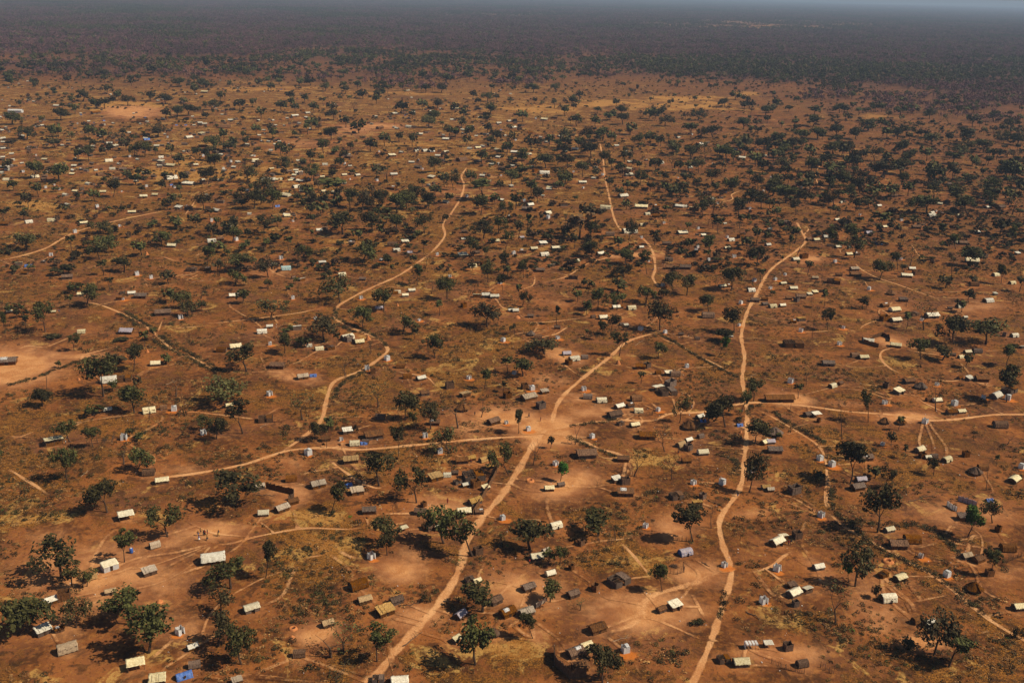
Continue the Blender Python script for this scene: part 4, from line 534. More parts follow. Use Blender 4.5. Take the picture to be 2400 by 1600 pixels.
# ------------------------------------------------------------------ tree prototypes (unit box: height 1, crown width 1)
def leaf_cloud(mb, c, rad, n, size, flat=0.75, tone0=0.5, m=0):
    for _ in range(n):
        d = Vector((random.gauss(0, 1), random.gauss(0, 1), random.gauss(0, 1))).normalized()
        r = rad * (0.45 + 0.55 * random.random() ** 0.5)
        p = Vector(c) + Vector((d.x * r, d.y * r, d.z * r * flat))
        nrm = (d * 0.7 + Vector((random.gauss(0, .6), random.gauss(0, .6), random.gauss(0.35, .6)))).normalized()
        t = nrm.cross(Vector((random.random() - .5, random.random() - .5, random.random() - .5))).normalized(); w = nrm.cross(t)
        s = size * random.uniform(.6, 1.25); s2 = s * random.uniform(.55, .9)
        k = mb.add([tuple(p + t * s), tuple(p + w * s2), tuple(p - t * s), tuple(p - w * s2)], [(0, 1, 2, 3)], m, min(1, max(0, tone0 + random.uniform(-.28, .28) + 0.12 * d.z)))
def limbs(mb, p, d, ln, rad, lvl, ends, spread=0.6, up=0.15, sides=5, m=0):
    p = Vector(p); d = Vector(d).normalized(); seg = 2 if lvl > 0 else 1
    for k in range(seg):
        q = p + d * (ln / seg); r2 = rad * (0.80 if seg == 2 else 0.5)
        mb.tube(p, q, rad, r2, sides, m); p = q; rad = r2
        d = (d + Vector((random.gauss(0, .13), random.gauss(0, .13), random.gauss(up * .3, .08)))).normalized()
    if lvl == 0: ends.append(p); return
    nb = random.choice((2, 3, 3)) if lvl > 1 else random.choice((2, 3))
    a0 = random.uniform(0, 6.28)
    for i in range(nb):
        a = a0 + i * 6.283 / nb + random.uniform(-.5, .5); sp = spread * random.uniform(.7, 1.3)
        t = d.cross(Vector((0, 0, 1)) if abs(d.z) < .9 else Vector((1, 0, 0))).normalized(); w = d.cross(t)
        nd = (d * math.cos(sp) + (t * math.cos(a) + w * math.sin(a)) * math.sin(sp) + Vector((0, 0, up))).normalized()
        limbs(mb, p, nd, ln * random.uniform(.62, .85), rad * .68, lvl - 1, ends, spread, up, sides, m)
def tree_proto(kind, seed, lod=0):
    random.seed(seed); tr, cr = MB(), MB(); ends = []
    hh, lf = 8.0, 'leaf'; brown = kind in 'BO'; kind = kind.lower() if brown else kind
    lean = Vector((random.gauss(0, .2), random.gauss(0, .2), 1))
    nleaf, size, rad = (50, .27, 1.2) if not lod else (13, .66, 1.4)
    lv = 3 if not lod else 2
    sd = 6 if not lod else 3
    if kind == 'g': limbs(tr, (0, 0, 0), lean, 2.6, .21, lv, ends, .62, .16, sd)
    elif kind == 'n': limbs(tr, (0, 0, 0), lean, 3.4, .19, lv, ends, .38, .22, sd); rad = .95      # narrow, upright
    elif kind == 'k': limbs(tr, (0, 0, 0), lean, 2.2, .24, lv, ends, .72, .12, sd)                 # wide umbrella
    elif kind == 'o': limbs(tr, (0, 0, 0), lean, 2.3, .22, lv, ends, .70, .12, sd); nleaf = int(nleaf * .72); rad = 1.35; lf = 'leaf_o'
    elif kind == 's': limbs(tr, (0, 0, 0), lean, 2.6, .19, lv, ends, .58, .14, sd); nleaf = 12 if not lod else 4; size *= .75; lf = 'leaf_o'
    elif kind == 'v': limbs(tr, (0, 0, 0), lean, 2.0, .17, lv, ends, .42, .2, sd); lf = 'leaf_v'; rad = 1.0
    elif kind == 'd': limbs(tr, (0, 0, 0), lean, 3.0, .20, 3 if seed % 2 else 2, ends, .55, .1, sd); nleaf = 0
    elif kind == 'b':
        for _ in range(4): limbs(tr, (random.gauss(0, .3), random.gauss(0, .3), 0), (random.gauss(0, .5), random.gauss(0, .5), 1), 1.2, .07, 1, ends, .8, .1, sd)
        nleaf = 60 if not lod else 14; rad = .8; lf = 'scrub'; size *= .8
    elif kind == 'p':
        tr.tube((0, 0, 0), (.2, 0, 3), .16, .13, 6); tr.tube((.2, 0, 3), (.1, .1, 6.4), .13, .11, 6)
        for i in range(14):
            a = i * .449 * 2; pt = Vector((.1, .1, 6.4)); dv = Vector((math.cos(a), math.sin(a), .75))
            for k in range(5):
                q = pt + dv * .62; cr.tube(pt, q, .26 - .05 * k, .22 - .05 * k, 3); pt = q; dv.z -= .48
        nleaf = 0
    if nleaf:
        zt = max(e.z for e in ends)
        drop = [e for e in ends if random.random() < .12] if kind in 'gok' else []
        for e in ends:
            if e in drop: continue
            e.z = min(e.z, zt)
            leaf_cloud(cr, e, rad * random.uniform(.65, 1.2), int(nleaf * random.uniform(.6, 1.3)), size, .92, random.uniform(.22, .62))
            if kind in 'gkonv':
                for q in range(2):
                    t = random.uniform(.45, 1.05); e2 = Vector((e.x * t, e.y * t, e.z * random.uniform(.66, .93))) + Vector((random.gauss(0, .35), random.gauss(0, .35), 0)); e2.z = max(e2.z, zt * .5)
                    leaf_cloud(cr, e2, rad * random.uniform(.5, .8), int(nleaf * .42), size, .85, random.uniform(.18, .55))
    pts = (cr.v if (cr.v) else tr.v); allp = pts + tr.v
    zmax = max(p[2] for p in allp)
    xs = sorted(p[0] for p in pts); ys = sorted(p[1] for p in pts); lo, hi = int(len(xs) * .01), int(len(xs) * .99) - 1
    w = ((xs[hi] - xs[lo]) + (ys[hi] - ys[lo])) / 2
    cx, cy = (xs[hi] + xs[lo]) / 2, (ys[hi] + ys[lo]) / 2
    def fix(mb):
        o = []
        for x, y, z in mb.v:
            t = min(1, max(0, z / zmax)) ** 1.2
            o.append(((x - cx * t) / w, (y - cy * t) / w, z / zmax))
        mb.v = o
    fix(tr); fix(cr)
    if brown: lf = 'leaf_n'
    if kind == 'd': return tr, None, lf
    return tr, cr, lf
PROT = {}
for kind, n in (('g', 10), ('n', 6), ('k', 4), ('o', 5), ('s', 4), ('v', 2), ('d', 5), ('b', 3), ('p', 1)):
    for i in range(n):
        tr, cr, lf = tree_proto(kind, 100 + i * 7 + ord(kind))
        tm = tr.mesh('trunk', [M['deadwood'] if kind == 'd' else M['bark']])
        cm = cr.mesh('crown', [M[lf]], tone=True) if cr else None
        PROT.setdefault(kind, []).append((tm, cm))
def lod_mesh(kind, seed, name):
    tr, cr, lf = tree_proto(kind, seed, 1); mb = MB(); mb.join(tr, 0)
    if cr: mb.join(cr, 1)
    return mb.mesh(name, [M['bark'], M[lf]], tone=True)
# ------------------------------------------------------------------ label machinery
LM = [("the main crossroads of tracks",1290,1000),("the long thatched building",1825,930),("the roofless reed yard on the left",640,1165),("the children on the sandy path",485,1255),("the striped awning",1765,1512),("the orange pit beside the hedged path",2080,1318),("the bare red field at left",50,860),("the lilac shelter with blue hem",1605,1292),("the dense clump of trees",880,480),("the yellow flat straw roof",905,1435),("the big leafy tree in the lower left corner",50,1450),("the hairpin bend of the track",890,800),("the bare V-shaped tree",708,985),("the blue sheet beside a straw hut",735,878),("the crumpled blue sheet on a dark hut",815,1138),("the square mud courtyard",2065,800),("the bright green tree at right",2272,1245),("the small orange pit ring",1242,1127),("the tall thatched yard at bottom",1350,1560),("the row of joined white roofs",1140,695),("the tall tree at the track fork",1547,770),("the long white roof beside the track",1475,540),("the kink in the right-hand track",1885,570),("the hedged track fork at left",368,778),("the blue sheet at the far left",67,622),("the long blue-roofed white hall",37,264),("the reddish open clearing",290,268),("the white-roofed terrace row",640,425),("the lone white roof with dark porch",1345,840),("the small dark awning by the left track",297,778),("the reed fence beside the main road",1140,1160),("the main road's bottom bend",1090,1290),("the narrow triangle of footpaths",1690,1360),("the dark hedge by the diagonal path",2050,1290),("the domed cream tent at lower right",2080,1408),("the pair of cream roofs at right",2240,965),("the white tent at the right edge",2375,1120),("the tall bare pole-like tree",1975,975),("the S-curve of the hedged track",790,740),("the green shrub-lined loop",790,930),("the tan collapsed tent",160,1520),("the grey-blue lean-to sheet",1080,1435),("the brown dome hut",1400,1475),("the lone pale termite mound",372,1405),("the track's upper sandy fork",1035,560),("the fenced tents by the crossroads",1440,960),("the forked dead tree by the road",1250,1080),("the twisted dead tree at right",2195,935),("the roofless white-walled yard",2230,1185),("the blue-grey heap of tarps",1000,325),("the curved burnt hollow",1090,375),("the sandy path end at upper right",1915,400),("the white shelter on the upper right plain",2058,484),("the patch of pale straw at top",250,252),("the white clearing under the woodland",1760,218),("the thatched compound at upper centre-right",1622,345),("the pale twin roofs by the fork",540,1105)]
LM = LM[:-1]
USED = {}; PENDING = []
def want_label(o, noun, a, b, wpx, cat, avoid=None):
    PENDING.append((o, noun, a, b, wpx, cat, avoid))
def resolve_labels():
    groups = {}
    for rec in PENDING:
        o, noun, a, b, wpx, cat, avoid = rec
        for best in sorted((l for l in LM if l[0] != avoid), key=lambda l: (l[1] - a) ** 2 + ((l[2] - b) * 1.6) ** 2)[:16]:
            dx, dy = a - best[1], (b - best[2]) * 1.6; d = math.hypot(dx, dy)
            near = 'just ' if d < 70 else ('' if d < 150 else 'well ')
            if abs(dx) > abs(dy) * 2.2: rel = 'right of' if dx > 0 else 'left of'
            elif abs(dy) > abs(dx) * 2.2: rel = 'in front of' if dy > 0 else 'behind'
            else: rel = ('front-' if dy > 0 else 'rear-') + ('right of' if dx > 0 else 'left of')
            lab = f"{noun} {near}{rel} {best[0]}"
            if len(lab.split()) <= 14: break
        groups.setdefault(lab, []).append((d, rec))
    ORD = [(w + ' nearest').strip() for w in ',second,third,fourth,fifth,sixth,seventh,eighth,ninth,tenth,eleventh,twelfth,thirteenth,fourteenth,fifteenth,sixteenth,seventeenth,eighteenth,nineteenth,twentieth,21st,22nd,23rd,24th,25th,26th,27th,28th,29th,30th,31st,32nd,33rd,34th,35th,36th,37th,38th,39th,40th'.split(',')]
    for base, L in groups.items():
        L.sort(key=lambda t: t[0])
        for i, (d, rec) in enumerate(L):
            lab = base if len(L) == 1 else (ORD[i] + ' ' + base if i < 40 else f"number {i + 1} by nearness: " + base)
            w = lab.split()
            if len(w) > 16: lab = lab.replace(' by nearness:', '').replace('tarpaulin-roofed', 'tarp-roofed'); w = lab.split()
            rec[0]['label'] = ' '.join(w[:16])
# ------------------------------------------------------------------ trees
TL = []
for t, s in TREES.items():
    for r in s.split(';'):
        q = r.split(); bx, by, ty, xl, xr = map(float, q[1:6]); T = TILES[t]
        a, b = px(T, bx, by); TL.append([q[0], a, b, (by - ty) / T[2], (xr - xl) / T[2], ((xl + xr) / 2 - bx) / T[2]])
for t, s in UP.items():
    for r in s.split(','):
        x, y, w = map(float, r.split()); a, b = px(TILES[t], x, y); w *= 1.12 / 2.94
        if b > 512: continue
        k = 'g' if random.random() < .78 else random.choice('oos'); TL.append([k, a, b, w * random.uniform(1.08, 1.5), w, random.uniform(-2, 2)])
TL.sort(key=lambda r: -(r[3] + r[4] * .6))
FARTREES = []       # (pos, rot, sx, sy, sz, idx)
GRN = {'g': 'leafy green trees of the camp', 'd': 'bare dead trees', 's': 'sparse thin-leaved trees', 'b': 'low dark bushes'}
cnt = {'g': 0, 's': 0, 'd': 0, 'b': 0}
random.seed(21)
for k, a, b, hp, wp, off in TL:
    g = ground(a, b); s = ppm(g); dsn = dep_sin(g); cs = math.sqrt(max(.05, 1 - dsn * dsn))
    wm = max(.6, .94 * wp / s); hm = max(1.2, (hp / s - (0.18 * wm * dsn if k not in 'd' else 0)) / cs)
    hm = min(hm, 15 if b > 600 else 13); wm = min(wm, 15)
    kk = k
    if k == 'g': kk = 'n' if hm > wm * 1.65 else ('k' if hm < wm * 1.0 else 'g')
    fam = 'g' if kk in 'gnkovp' else kk
    lim = 300 if fam == 'g' else 140
    if cnt[fam] >= lim or (hp < 11):
        FARTREES.append((g.x, g.y, random.uniform(0, 6.28), wm, wm, hm, {'g': 0, 'n': 1, 'k': 2, 'o': 3, 's': 4, 'd': 4}.get(kk, 0))); continue
    cnt[fam] += 1
    tm, cm = random.choice(PROT[kk])
    nm = {'g': 'savanna_tree', 's': 'sparse_tree', 'd': 'dead_tree', 'b': 'bush'}[fam]
    if kk == 'p': nm = 'palm_tree'
    root = empty(nm, (g.x, g.y, 0.0)); ez = random.uniform(0, 6.28)
    u1, v1 = topix(g.x, g.y, hm * .7); lean = math.atan2((off - (u1 - a)) / s, hm * .7)
    lean = max(-.35, min(.35, lean if abs(lean) > .06 else 0))
    root.rotation_euler = (0, lean, 0)
    t = link('trunk', tm, root); t.rotation_euler = (0, 0, ez); t.scale = (wm, wm, hm)
    if kk == 'd': t.scale = (min(wm, 5) , min(wm, 5), hm)
    if cm is not None: c = link('crown', cm, root); c.rotation_euler = (0, 0, ez); c.scale = (wm, wm, hm)
    root['group'] = GRN[fam]; root['category'] = 'bush' if fam == 'b' else ('dead tree' if fam == 'd' else 'tree')
    size = 'tall ' if hm > 9.5 else ('small ' if hm < 5 else '')
    noun = {'g': size + ('round-crowned green tree'), 'n': size + 'slender green tree', 'k': size + 'broad spreading green tree', 'o': size + 'dusty olive tree', 'v': size + 'bright fresh-green tree', 'p': 'small green palm',
            's': size + 'thin-leaved sparse tree', 'd': size + 'bare dead tree', 'b': 'low dark bush'}[kk]
    want_label(root, noun, a, b, wp, 'tree')
# ------------------------------------------------------------------ shelters, huts, latrines
def roof_fn(L, W, zr, ze, shape, seed, ov=.25, wob=.08, sag=.12):
    rs = random.Random(seed); ph = [rs.uniform(0, 6.28) for _ in range(8)]; fr = [rs.uniform(2, 7) for _ in range(8)]
    corner = [rs.uniform(-.25, .12) for _ in range(4)]
    def f(u, v):
        x = (u - .5) * (L + 2 * ov); s = (v - .5) * 2; y = s * (W / 2 + ov)
        a = abs(s)
        if shape == 'gable': z = zr + (ze - zr) * a
        elif shape == 'barrel': z = ze + (zr - ze) * math.sqrt(max(0, 1 - a ** 2.4))
        elif shape == 'shed': z = (zr + ze) / 2 + (zr - ze) / 2 * s
        elif shape == 'slump': z = zr + (ze - zr) * a ** 1.3 if s > 0 else zr * (1 - a ** 1.8) + .05
        else: z = ze + (zr - ze) * (1 - a ** 1.7)
        z -= sag * math.sin(math.pi * u) * (1 - a) * (1 if shape != 'barrel' else .5)
        z += wob * (math.sin(fr[0] * x + ph[0]) * math.sin(fr[1] * y + ph[1]) + .6 * math.sin(fr[2] * (x + y) + ph[2]))
        z += corner[0] * (u < .3) * (.3 - u) * a * 2 + corner[1] * (u > .7) * (u - .7) * a * 2
        x += wob * .9 * math.sin(fr[3] * y * 1.3 + ph[3]) * (abs(u - .5) * 2) ** 2
        y += wob * .9 * math.sin(fr[4] * x + ph[4]) * a ** 2
        return x, y, max(z, .06)
    return f
def wall_ring(L, W, h, rs, gap=True, th=.09, rag=.07, topfn=None):
    """four reed walls, ragged tops, doorway gap in the -y side"""
    mb = MB(); segs = []
    c = [(-L / 2, -W / 2), (L / 2, -W / 2), (L / 2, W / 2), (-L / 2, W / 2)]
    for i in range(4):
        a, b = c[i], c[(i + 1) % 4]; n = max(4, int(math.hypot(b[0] - a[0], b[1] - a[1]) / .42))
        for k in range(n):
            t0, t1 = k / n, (k + 1) / n; tm = (t0 + t1) / 2
            if gap and i == 0 and .42 < tm < .60: continue
            p = (a[0] + (b[0] - a[0]) * tm, a[1] + (b[1] - a[1]) * tm)
            hh = (topfn(p[0], p[1]) if topfn else h) + rs.uniform(-rag, rag)
            ln = math.hypot(b[0] - a[0], b[1] - a[1]) / n * 1.03
            mb.box((p[0] + rs.uniform(-.02, .02), p[1] + rs.uniform(-.02, .02), hh / 2), (ln, th, hh), math.atan2(b[1] - a[1], b[0] - a[0]))
    return mb
def sticks(mb, pts, r=.035, m=0):
    for a, b in pts: mb.tube(a, b, r, r * .8, 4, m)
def fringe(mb, L, W, ze, rs, n=70, m=0, zr=None):
    for _ in range(n):
        s = rs.choice((-1, 1)); x = rs.uniform(-.5, .5) * (L + .4); y = s * (W / 2 + .2); l = rs.uniform(.12, .32)
        mb.box((x, y + s * .03, ze - l * .3), (.09, .03, l), rs.uniform(-.4, .4), m)
def build_shelter(kind, seed):
    """-> list of (part name, MB, [mats], smooth) in metres, long axis x, door towards -y"""
    rs = random.Random(seed); P = []; random.seed(seed)
    L, W = 4.7, 3.2
    tarp = {'w': 'tarp', 'W': 'tarp', 'f': 'tarp', 'q': 'tarp', 'g': 'tan', 'u': 'lilac', 'l': 'lilac', 't': 'teal', 'b': 'blue'}.get(kind, 'tarp')
    if kind in 'wgultWb':
        shape = 'barrel' if kind in 'Wut' else rs.choice(['gable', 'gable', 'soft', 'barrel', 'shed', 'slump'])
        zr, ze = rs.uniform(1.9, 2.3), rs.uniform(.95, 1.3)
        if kind == 'b': shape, zr, ze = 'slump', 1.5, .5
        if shape == 'shed': zr, ze = 2.2, 1.5
        if shape in ('barrel',): ze = .35
        fn = roof_fn(L, W, zr, ze, shape, seed)
        r = MB(); r.sheet(fn, 14, 10, .05)
        P.append(('roof', r, [M[tarp]], True))
        def top(x, y):
            u = x / (L + .5) + .5; v = y / (W + .5) + .5; return max(.15, fn(min(1, max(0, u)), min(1, max(0, v)))[2] - .07)
        P.append(('wall', wall_ring(L * .96, W * .94, ze, rs, topfn=top, rag=.03), [M['wall'] if kind != 'u' else M['blue']], False))
        st = MB()
        for i in range(rs.randint(0, 3)):
            x = rs.uniform(-L * .45, L * .45); a = fn(x / (L + .5) + .5, .12); b = fn(x / (L + .5) + .5, .85)
            st.tube((a[0], a[1], a[2] + .06), (b[0], b[1], b[2] + .06), .04, .03, 4)
        P.append(('roof_stick', st, [M['pole']], False))
        for sx in (-1, 1):
            for sy in (-1, 1): st = MB(); st.tube((sx * L * .49, sy * W * .49, 0), (sx * L * .49, sy * W * .49, top(sx * L * .49, sy * W * .49) + .12), .05, .04, 5); P.append(('pole', st, [M['pole']], False))
        d = MB()
        if rs.random() < .6: d.box((.04, -W / 2 + .02, .62), (.78, .04, 1.24), .1)
        else: d.box((.35, -W / 2 - .32, .58), (.05, .75, 1.15), .2)
        P.append(('door', d, [M['dark']], False))
        if rs.random() < .45 and kind == 'w':           # tarp skirt hanging over one end
            k = MB(); sx = 1
            for i in range(7):
                y = (-.5 + (i + .5) / 7) * W; t = top(sx * L * .5, y); hh = t * rs.uniform(.35, .95)
                k.box((sx * (L / 2 + .13), y, t - hh / 2 + .04), (.05, W / 7 * 1.02, hh))
            P.append(('tarp_skirt', k, [M[tarp]], False))
    elif kind == 'f':
        fn = roof_fn(L, W, 2.15, 1.75, 'shed', seed, .2, .07, .22); r = MB(); r.sheet(fn, 12, 8, .04); P.append(('roof', r, [M['tarp']], True))
        for sx in (-1, 0, 1):
            for sy in (-1, 1): st = MB(); st.tube((sx * L * .47, sy * W * .46, 0), (sx * L * .47, sy * W * .46, fn(sx * .42 + .5, sy * .42 + .5)[2]), .06, .045, 5); P.append(('pole', st, [M['pole']], False))
        if rs.random() < .7:
            wl_ = MB()
            for i in range(9): wl_.box(((-.5 + (i + .5) / 9) * L * .9, W * .44, .6), (L * .105, .07, 1.2 + rs.uniform(-.2, .2)))
            for i in range(6): wl_.box((-L * .45, (-.5 + (i + .5) / 6) * W * .85, .6), (.07, W * .15, 1.2 + rs.uniform(-.2, .2)))
            P.append(('wall', wl_, [M['wall']], False))
    elif kind == 'q':
        fn = roof_fn(L, W, 2.25, 1.75, 'shed', seed, .08, .04, .05); r = MB(); r.sheet(fn, 12, 8, .05); P.append(('roof', r, [M['tarp']], True))
        top = lambda x, y: fn(min(1, max(0, x / (L + .16) + .5)), min(1, max(0, y / (W + .16) + .5)))[2] - .06
        P.append(('wall', wall_ring(L * .97, W * .96, 1.7, rs, topfn=top, rag=.0, th=.05), [M['white']], False))
        d = MB(); d.box((.05, -W * .48, .75), (.8, .06, 1.5)); P.append(('door', d, [M['dark']], False))
    elif kind in 'yYhH':
        if kind == 'H': L, W = 13.5, 4.6
        mt = M['straw'] if kind in 'yY' else M['thatch']
        shape = 'barrel' if kind == 'Y' or (kind == 'h' and seed % 4 == 0) else ('gable' if kind == 'H' or rs.random() < .6 else 'shed')
        zr, ze = (2.3, 1.35) if kind != 'H' else (3.0, 1.6)
        if shape == 'shed': zr, ze = 2.05, 1.55
        if shape == 'barrel': ze = .5
        fn = roof_fn(L, W, zr, ze, shape, seed, .22, .07, .08)
        r = MB(); r.sheet(fn, 12 if kind != 'H' else 30, 10, .16); fringe(r, L, W, ze, rs, 80 if kind != 'H' else 200)
        P.append(('roof', r, [mt], False))
        top = lambda x, y: max(.2, fn(min(1, max(0, x / (L + .44) + .5)), min(1, max(0, y / (W + .44) + .5)))[2] - .1)
        P.append(('wall', wall_ring(L * .93, W * .92, ze, rs, topfn=top, rag=.03), [M['wall']], False))
        st = MB()
        for i in range(3 if kind != 'H' else 9):
            x = rs.uniform(-.45, .45) * L; a, b = fn(x / (L + .44) + .5, .05), fn(x / (L + .44) + .5 + rs.uniform(-.03, .03), .95)
            mdl = fn(x / (L + .44) + .5, .5)
            st.tube((a[0], a[1], a[2] + .08), (mdl[0], mdl[1], mdl[2] + .1), .035, .03, 4); st.tube((mdl[0], mdl[1], mdl[2] + .1), (b[0], b[1], b[2] + .08), .03, .03, 4)
        P.append(('roof_stick', st, [M['pole']], False))
        for sx in (-1, 1):
            for sy in (-1, 1): st = MB(); st.tube((sx * L * .49, sy * W * .5, 0), (sx * L * .49 + rs.uniform(-.1, .1), sy * W * .5, ze + rs.uniform(.1, .5)), .055, .04, 5); P.append(('pole', st, [M['pole']], False))
        d = MB(); d.box((.05, -W * .46 - .03, .6), (.75, .05, 1.2)); P.append(('door', d, [M['dark']], False))
        if rs.random() < .12 and kind == 'h':
            s2 = MB(); f2 = roof_fn(1.9, 1.7, .12, 0, 'soft', seed + 5, .0, .03, 0)
            ox, oy = rs.uniform(-.8, .8), rs.uniform(-.4, .4)
            def f3(u, v):
                x, y, z = f2(u, v); x += ox; y += oy; return x, y, fn(min(1, max(0, x / (L + .44) + .5)), min(1, max(0, y / (W + .44) + .5)))[2] + .05
            s2.sheet(f3, 6, 5, .03); P.append(('tarp_patch', s2, [M['white']], True))
    elif kind == 'c':
        r = MB(); nn = 20; vs = [(0, 0, 2.6)]; fs = []
        for j, (rad, z) in enumerate(((.7, 2.2), (1.5, 1.55), (2.25, .9))):
            for i in range(nn):
                a = 6.283 * i / nn; rr_ = rad * rs.uniform(.92, 1.08) * (1.0 + .12 * math.sin(3 * a + seed)); vs.append((rr_ * math.cos(a), rr_ * math.sin(a), z + rs.uniform(-.1, .1)))
        for i in range(nn):
            k = (i + 1) % nn; fs.append((0, 1 + i, 1 + k))
            for j in range(2): fs.append((1 + j * nn + i, 1 + (j + 1) * nn + i, 1 + (j + 1) * nn + k, 1 + j * nn + k))
        r.add(vs, fs)
        for i in range(60):
            a = rs.uniform(0, 6.28); r.tube((.5 * math.cos(a), .5 * math.sin(a), 2.38), (2.4 * math.cos(a), 2.4 * math.sin(a), .72), .035, .05, 3)
        P.append(('roof', r, [M['thatch']], False))
        w = MB()
        for i in range(18):
            a = 6.283 * i / 18
            if abs(a - 4.4) < .3: continue
            w.box((1.85 * math.cos(a), 1.85 * math.sin(a), .6), (.1, .66, 1.2), a)
        P.append(('wall', w, [M['wall']], False))
    elif kind == 's':
        P.append(('wall', wall_ring(1.8, 1.5, 1.7, rs, True, .08, .12), [M['thatch']], False))
        for sx in (-1, 1):
            for sy in (-1, 1): st = MB(); st.tube((sx * .9, sy * .75, 0), (sx * .9, sy * .75, 1.9 + rs.uniform(-.1, .3)), .05, .04, 5); P.append(('pole', st, [M['pole']], False))
    elif kind == 'o':
        P.append(('wall', wall_ring(5.2, 3.8, 1.65, rs, True, .12, .16), [M['wall']], False)); st = MB()
        for i in range(9): x = -2.6 + i * .65; st.tube((x, -1.9, 1.6), (x + rs.uniform(-.3, .3), 1.9, 1.75), .045, .035, 4)
        for i in range(4): st.tube((-2.6, -1.5 + i, 1.72), (2.6, -1.5 + i + rs.uniform(-.2, .2), 1.72), .04, .035, 4)
        P.append(('pole', st, [M['pole']], False))
        r = MB()
        fn = roof_fn(1.9, 3.4, 1.95, 1.8, 'soft', seed, .1, .06, .1)
        r.sheet(lambda u, v: (lambda p: (p[0] + 1.3, p[1], p[2]))(fn(u, v)), 6, 8, .12); P.append(('roof', r, [M['thatch']], False))
    elif kind == 'z':
        st = MB()
        for i in range(4):
            r = MB(); P.append(('awning_strip', r, [M['white']], False)); x = -2.1 + i * 1.25; r.box((x, 0, 2.0 + rs.uniform(-.04, .04)), (.92, 2.4, .05), rs.uniform(-.03, .03)); r.box((x, -1.25, 1.75), (.92, .05, .5))
        for i in range(5):
            for y in (-1.25, 1.25): pp = MB(); pp.tube((-2.7 + i * 1.28, y, 0), (-2.7 + i * 1.28, y, 2.05), .05, .04, 5); P.append(('pole', pp, [M['pole']], False))
        for y in (-1.2, 0, 1.2): st.tube((-2.8, y, 1.95), (2.5, y, 1.95), .04, .04, 4)
        w = MB(); w.box((-2.75, 0, 1.0), (.06, 2.4, 1.9))
        P += [('purlin', st, [M['pole']], False), ('wall', w, [M['white']], False)]
    elif kind == 'L':
        w = MB(); a = .8; h = 1.85
        cs = [(-a, -a), (a, -a), (a, a), (-a, a)]
        for i in range(4):
            p, q = cs[i], cs[(i + 1) % 4]; n = 6
            for k in range(n):
                t = (k + .5) / n
                if i == 0 and .55 < t < .9 and seed % 2: continue
                hh = h - .28 * math.sin(math.pi * t) * rs.uniform(.4, 1.3)
                fl = 1 + .10 * (1 if k in (0, n - 1) else 0)
                x, y = p[0] + (q[0] - p[0]) * t, p[1] + (q[1] - p[1]) * t
                n0 = len(w.v); x0, y0 = p[0] + (q[0] - p[0]) * k / n, p[1] + (q[1] - p[1]) * k / n; x1, y1 = p[0] + (q[0] - p[0]) * (k + 1) / n, p[1] + (q[1] - p[1]) * (k + 1) / n
                b = .06 * math.sin(k * 2.1 + seed); ox, oy = (-(q[1] - p[1]) * .02, (q[0] - p[0]) * .02)
                fb = 1.08
                w.add([(x0 * fb, y0 * fb, 0), (x1 * fb, y1 * fb, 0), (x1, y1, hh + .05), (x0, y0, hh - .02), (x0 * fb + ox * 1.2, y0 * fb + oy * 1.2, 0), (x1 * fb + ox * 1.2, y1 * fb + oy * 1.2, 0), (x1 + ox, y1 + oy, hh + .05), (x0 + ox, y0 + oy, hh - .02)],
                      [(0, 1, 2, 3), (5, 4, 7, 6), (3, 2, 6, 7), (0, 4, 5, 1), (1, 5, 6, 2), (0, 3, 7, 4)])
        P.append(('plastic_wall', w, [M['white']], False))
        for x, y in cs: st = MB(); st.tube((x * .96, y * .96, 0), (x * .93, y * .93, 2.0 + rs.uniform(0, .35)), .045, .035, 5); P.append(('corner_post', st, [M['pole']], False))
        if seed % 3 == 0: st = MB(); st.tube((-.8, -.8, 1.95), (.8, .8, 2.0), .035, .03, 4); P.append(('crossbar', st, [M['pole']], False))
        if seed % 2 == 0:
            t = MB(); t.sheet(roof_fn(.9, 1.5, .1, .0, 'soft', seed, 0, .05, .1), 5, 5, .02); t.v = [(x + .3, y, z + 1.78) for x, y, z in t.v]; P.append(('tarp_flap', t, [M['white']], True))
        fl = MB(); fl.box((0, 0, .04), (1.4, 1.4, .06)); P.append(('slab', fl, [M['dark']], False))
    return P
SHN = {}
VAR = {'w': 10, 'f': 4, 'h': 8, 'y': 4, 'L': 6, 'g': 3, 'c': 3, 's': 3, 'o': 3, 'b': 3, 'W': 2, 'l': 2}
def get_proto(kind, i):
    key = (kind, i)
    if key not in SHN:
        P = build_shelter(kind, 31 * i + ord(kind)); full = [(n, mb.mesh(n, mats, sm)) for n, mb, mats, sm in P if mb.f]
        j = MB(); mats = []
        for n, mb, ms, sm in P:
            if mb.f: j.join(mb, len(mats)); mats += ms
        SHN[key] = (full, j.mesh('shelter', mats), j, mats)
    return SHN[key]
BASEW = {'H': 13.5, 'L': 1.75, 's': 1.9, 'c': 4.6, 'o': 5.2, 'z': 5.4}
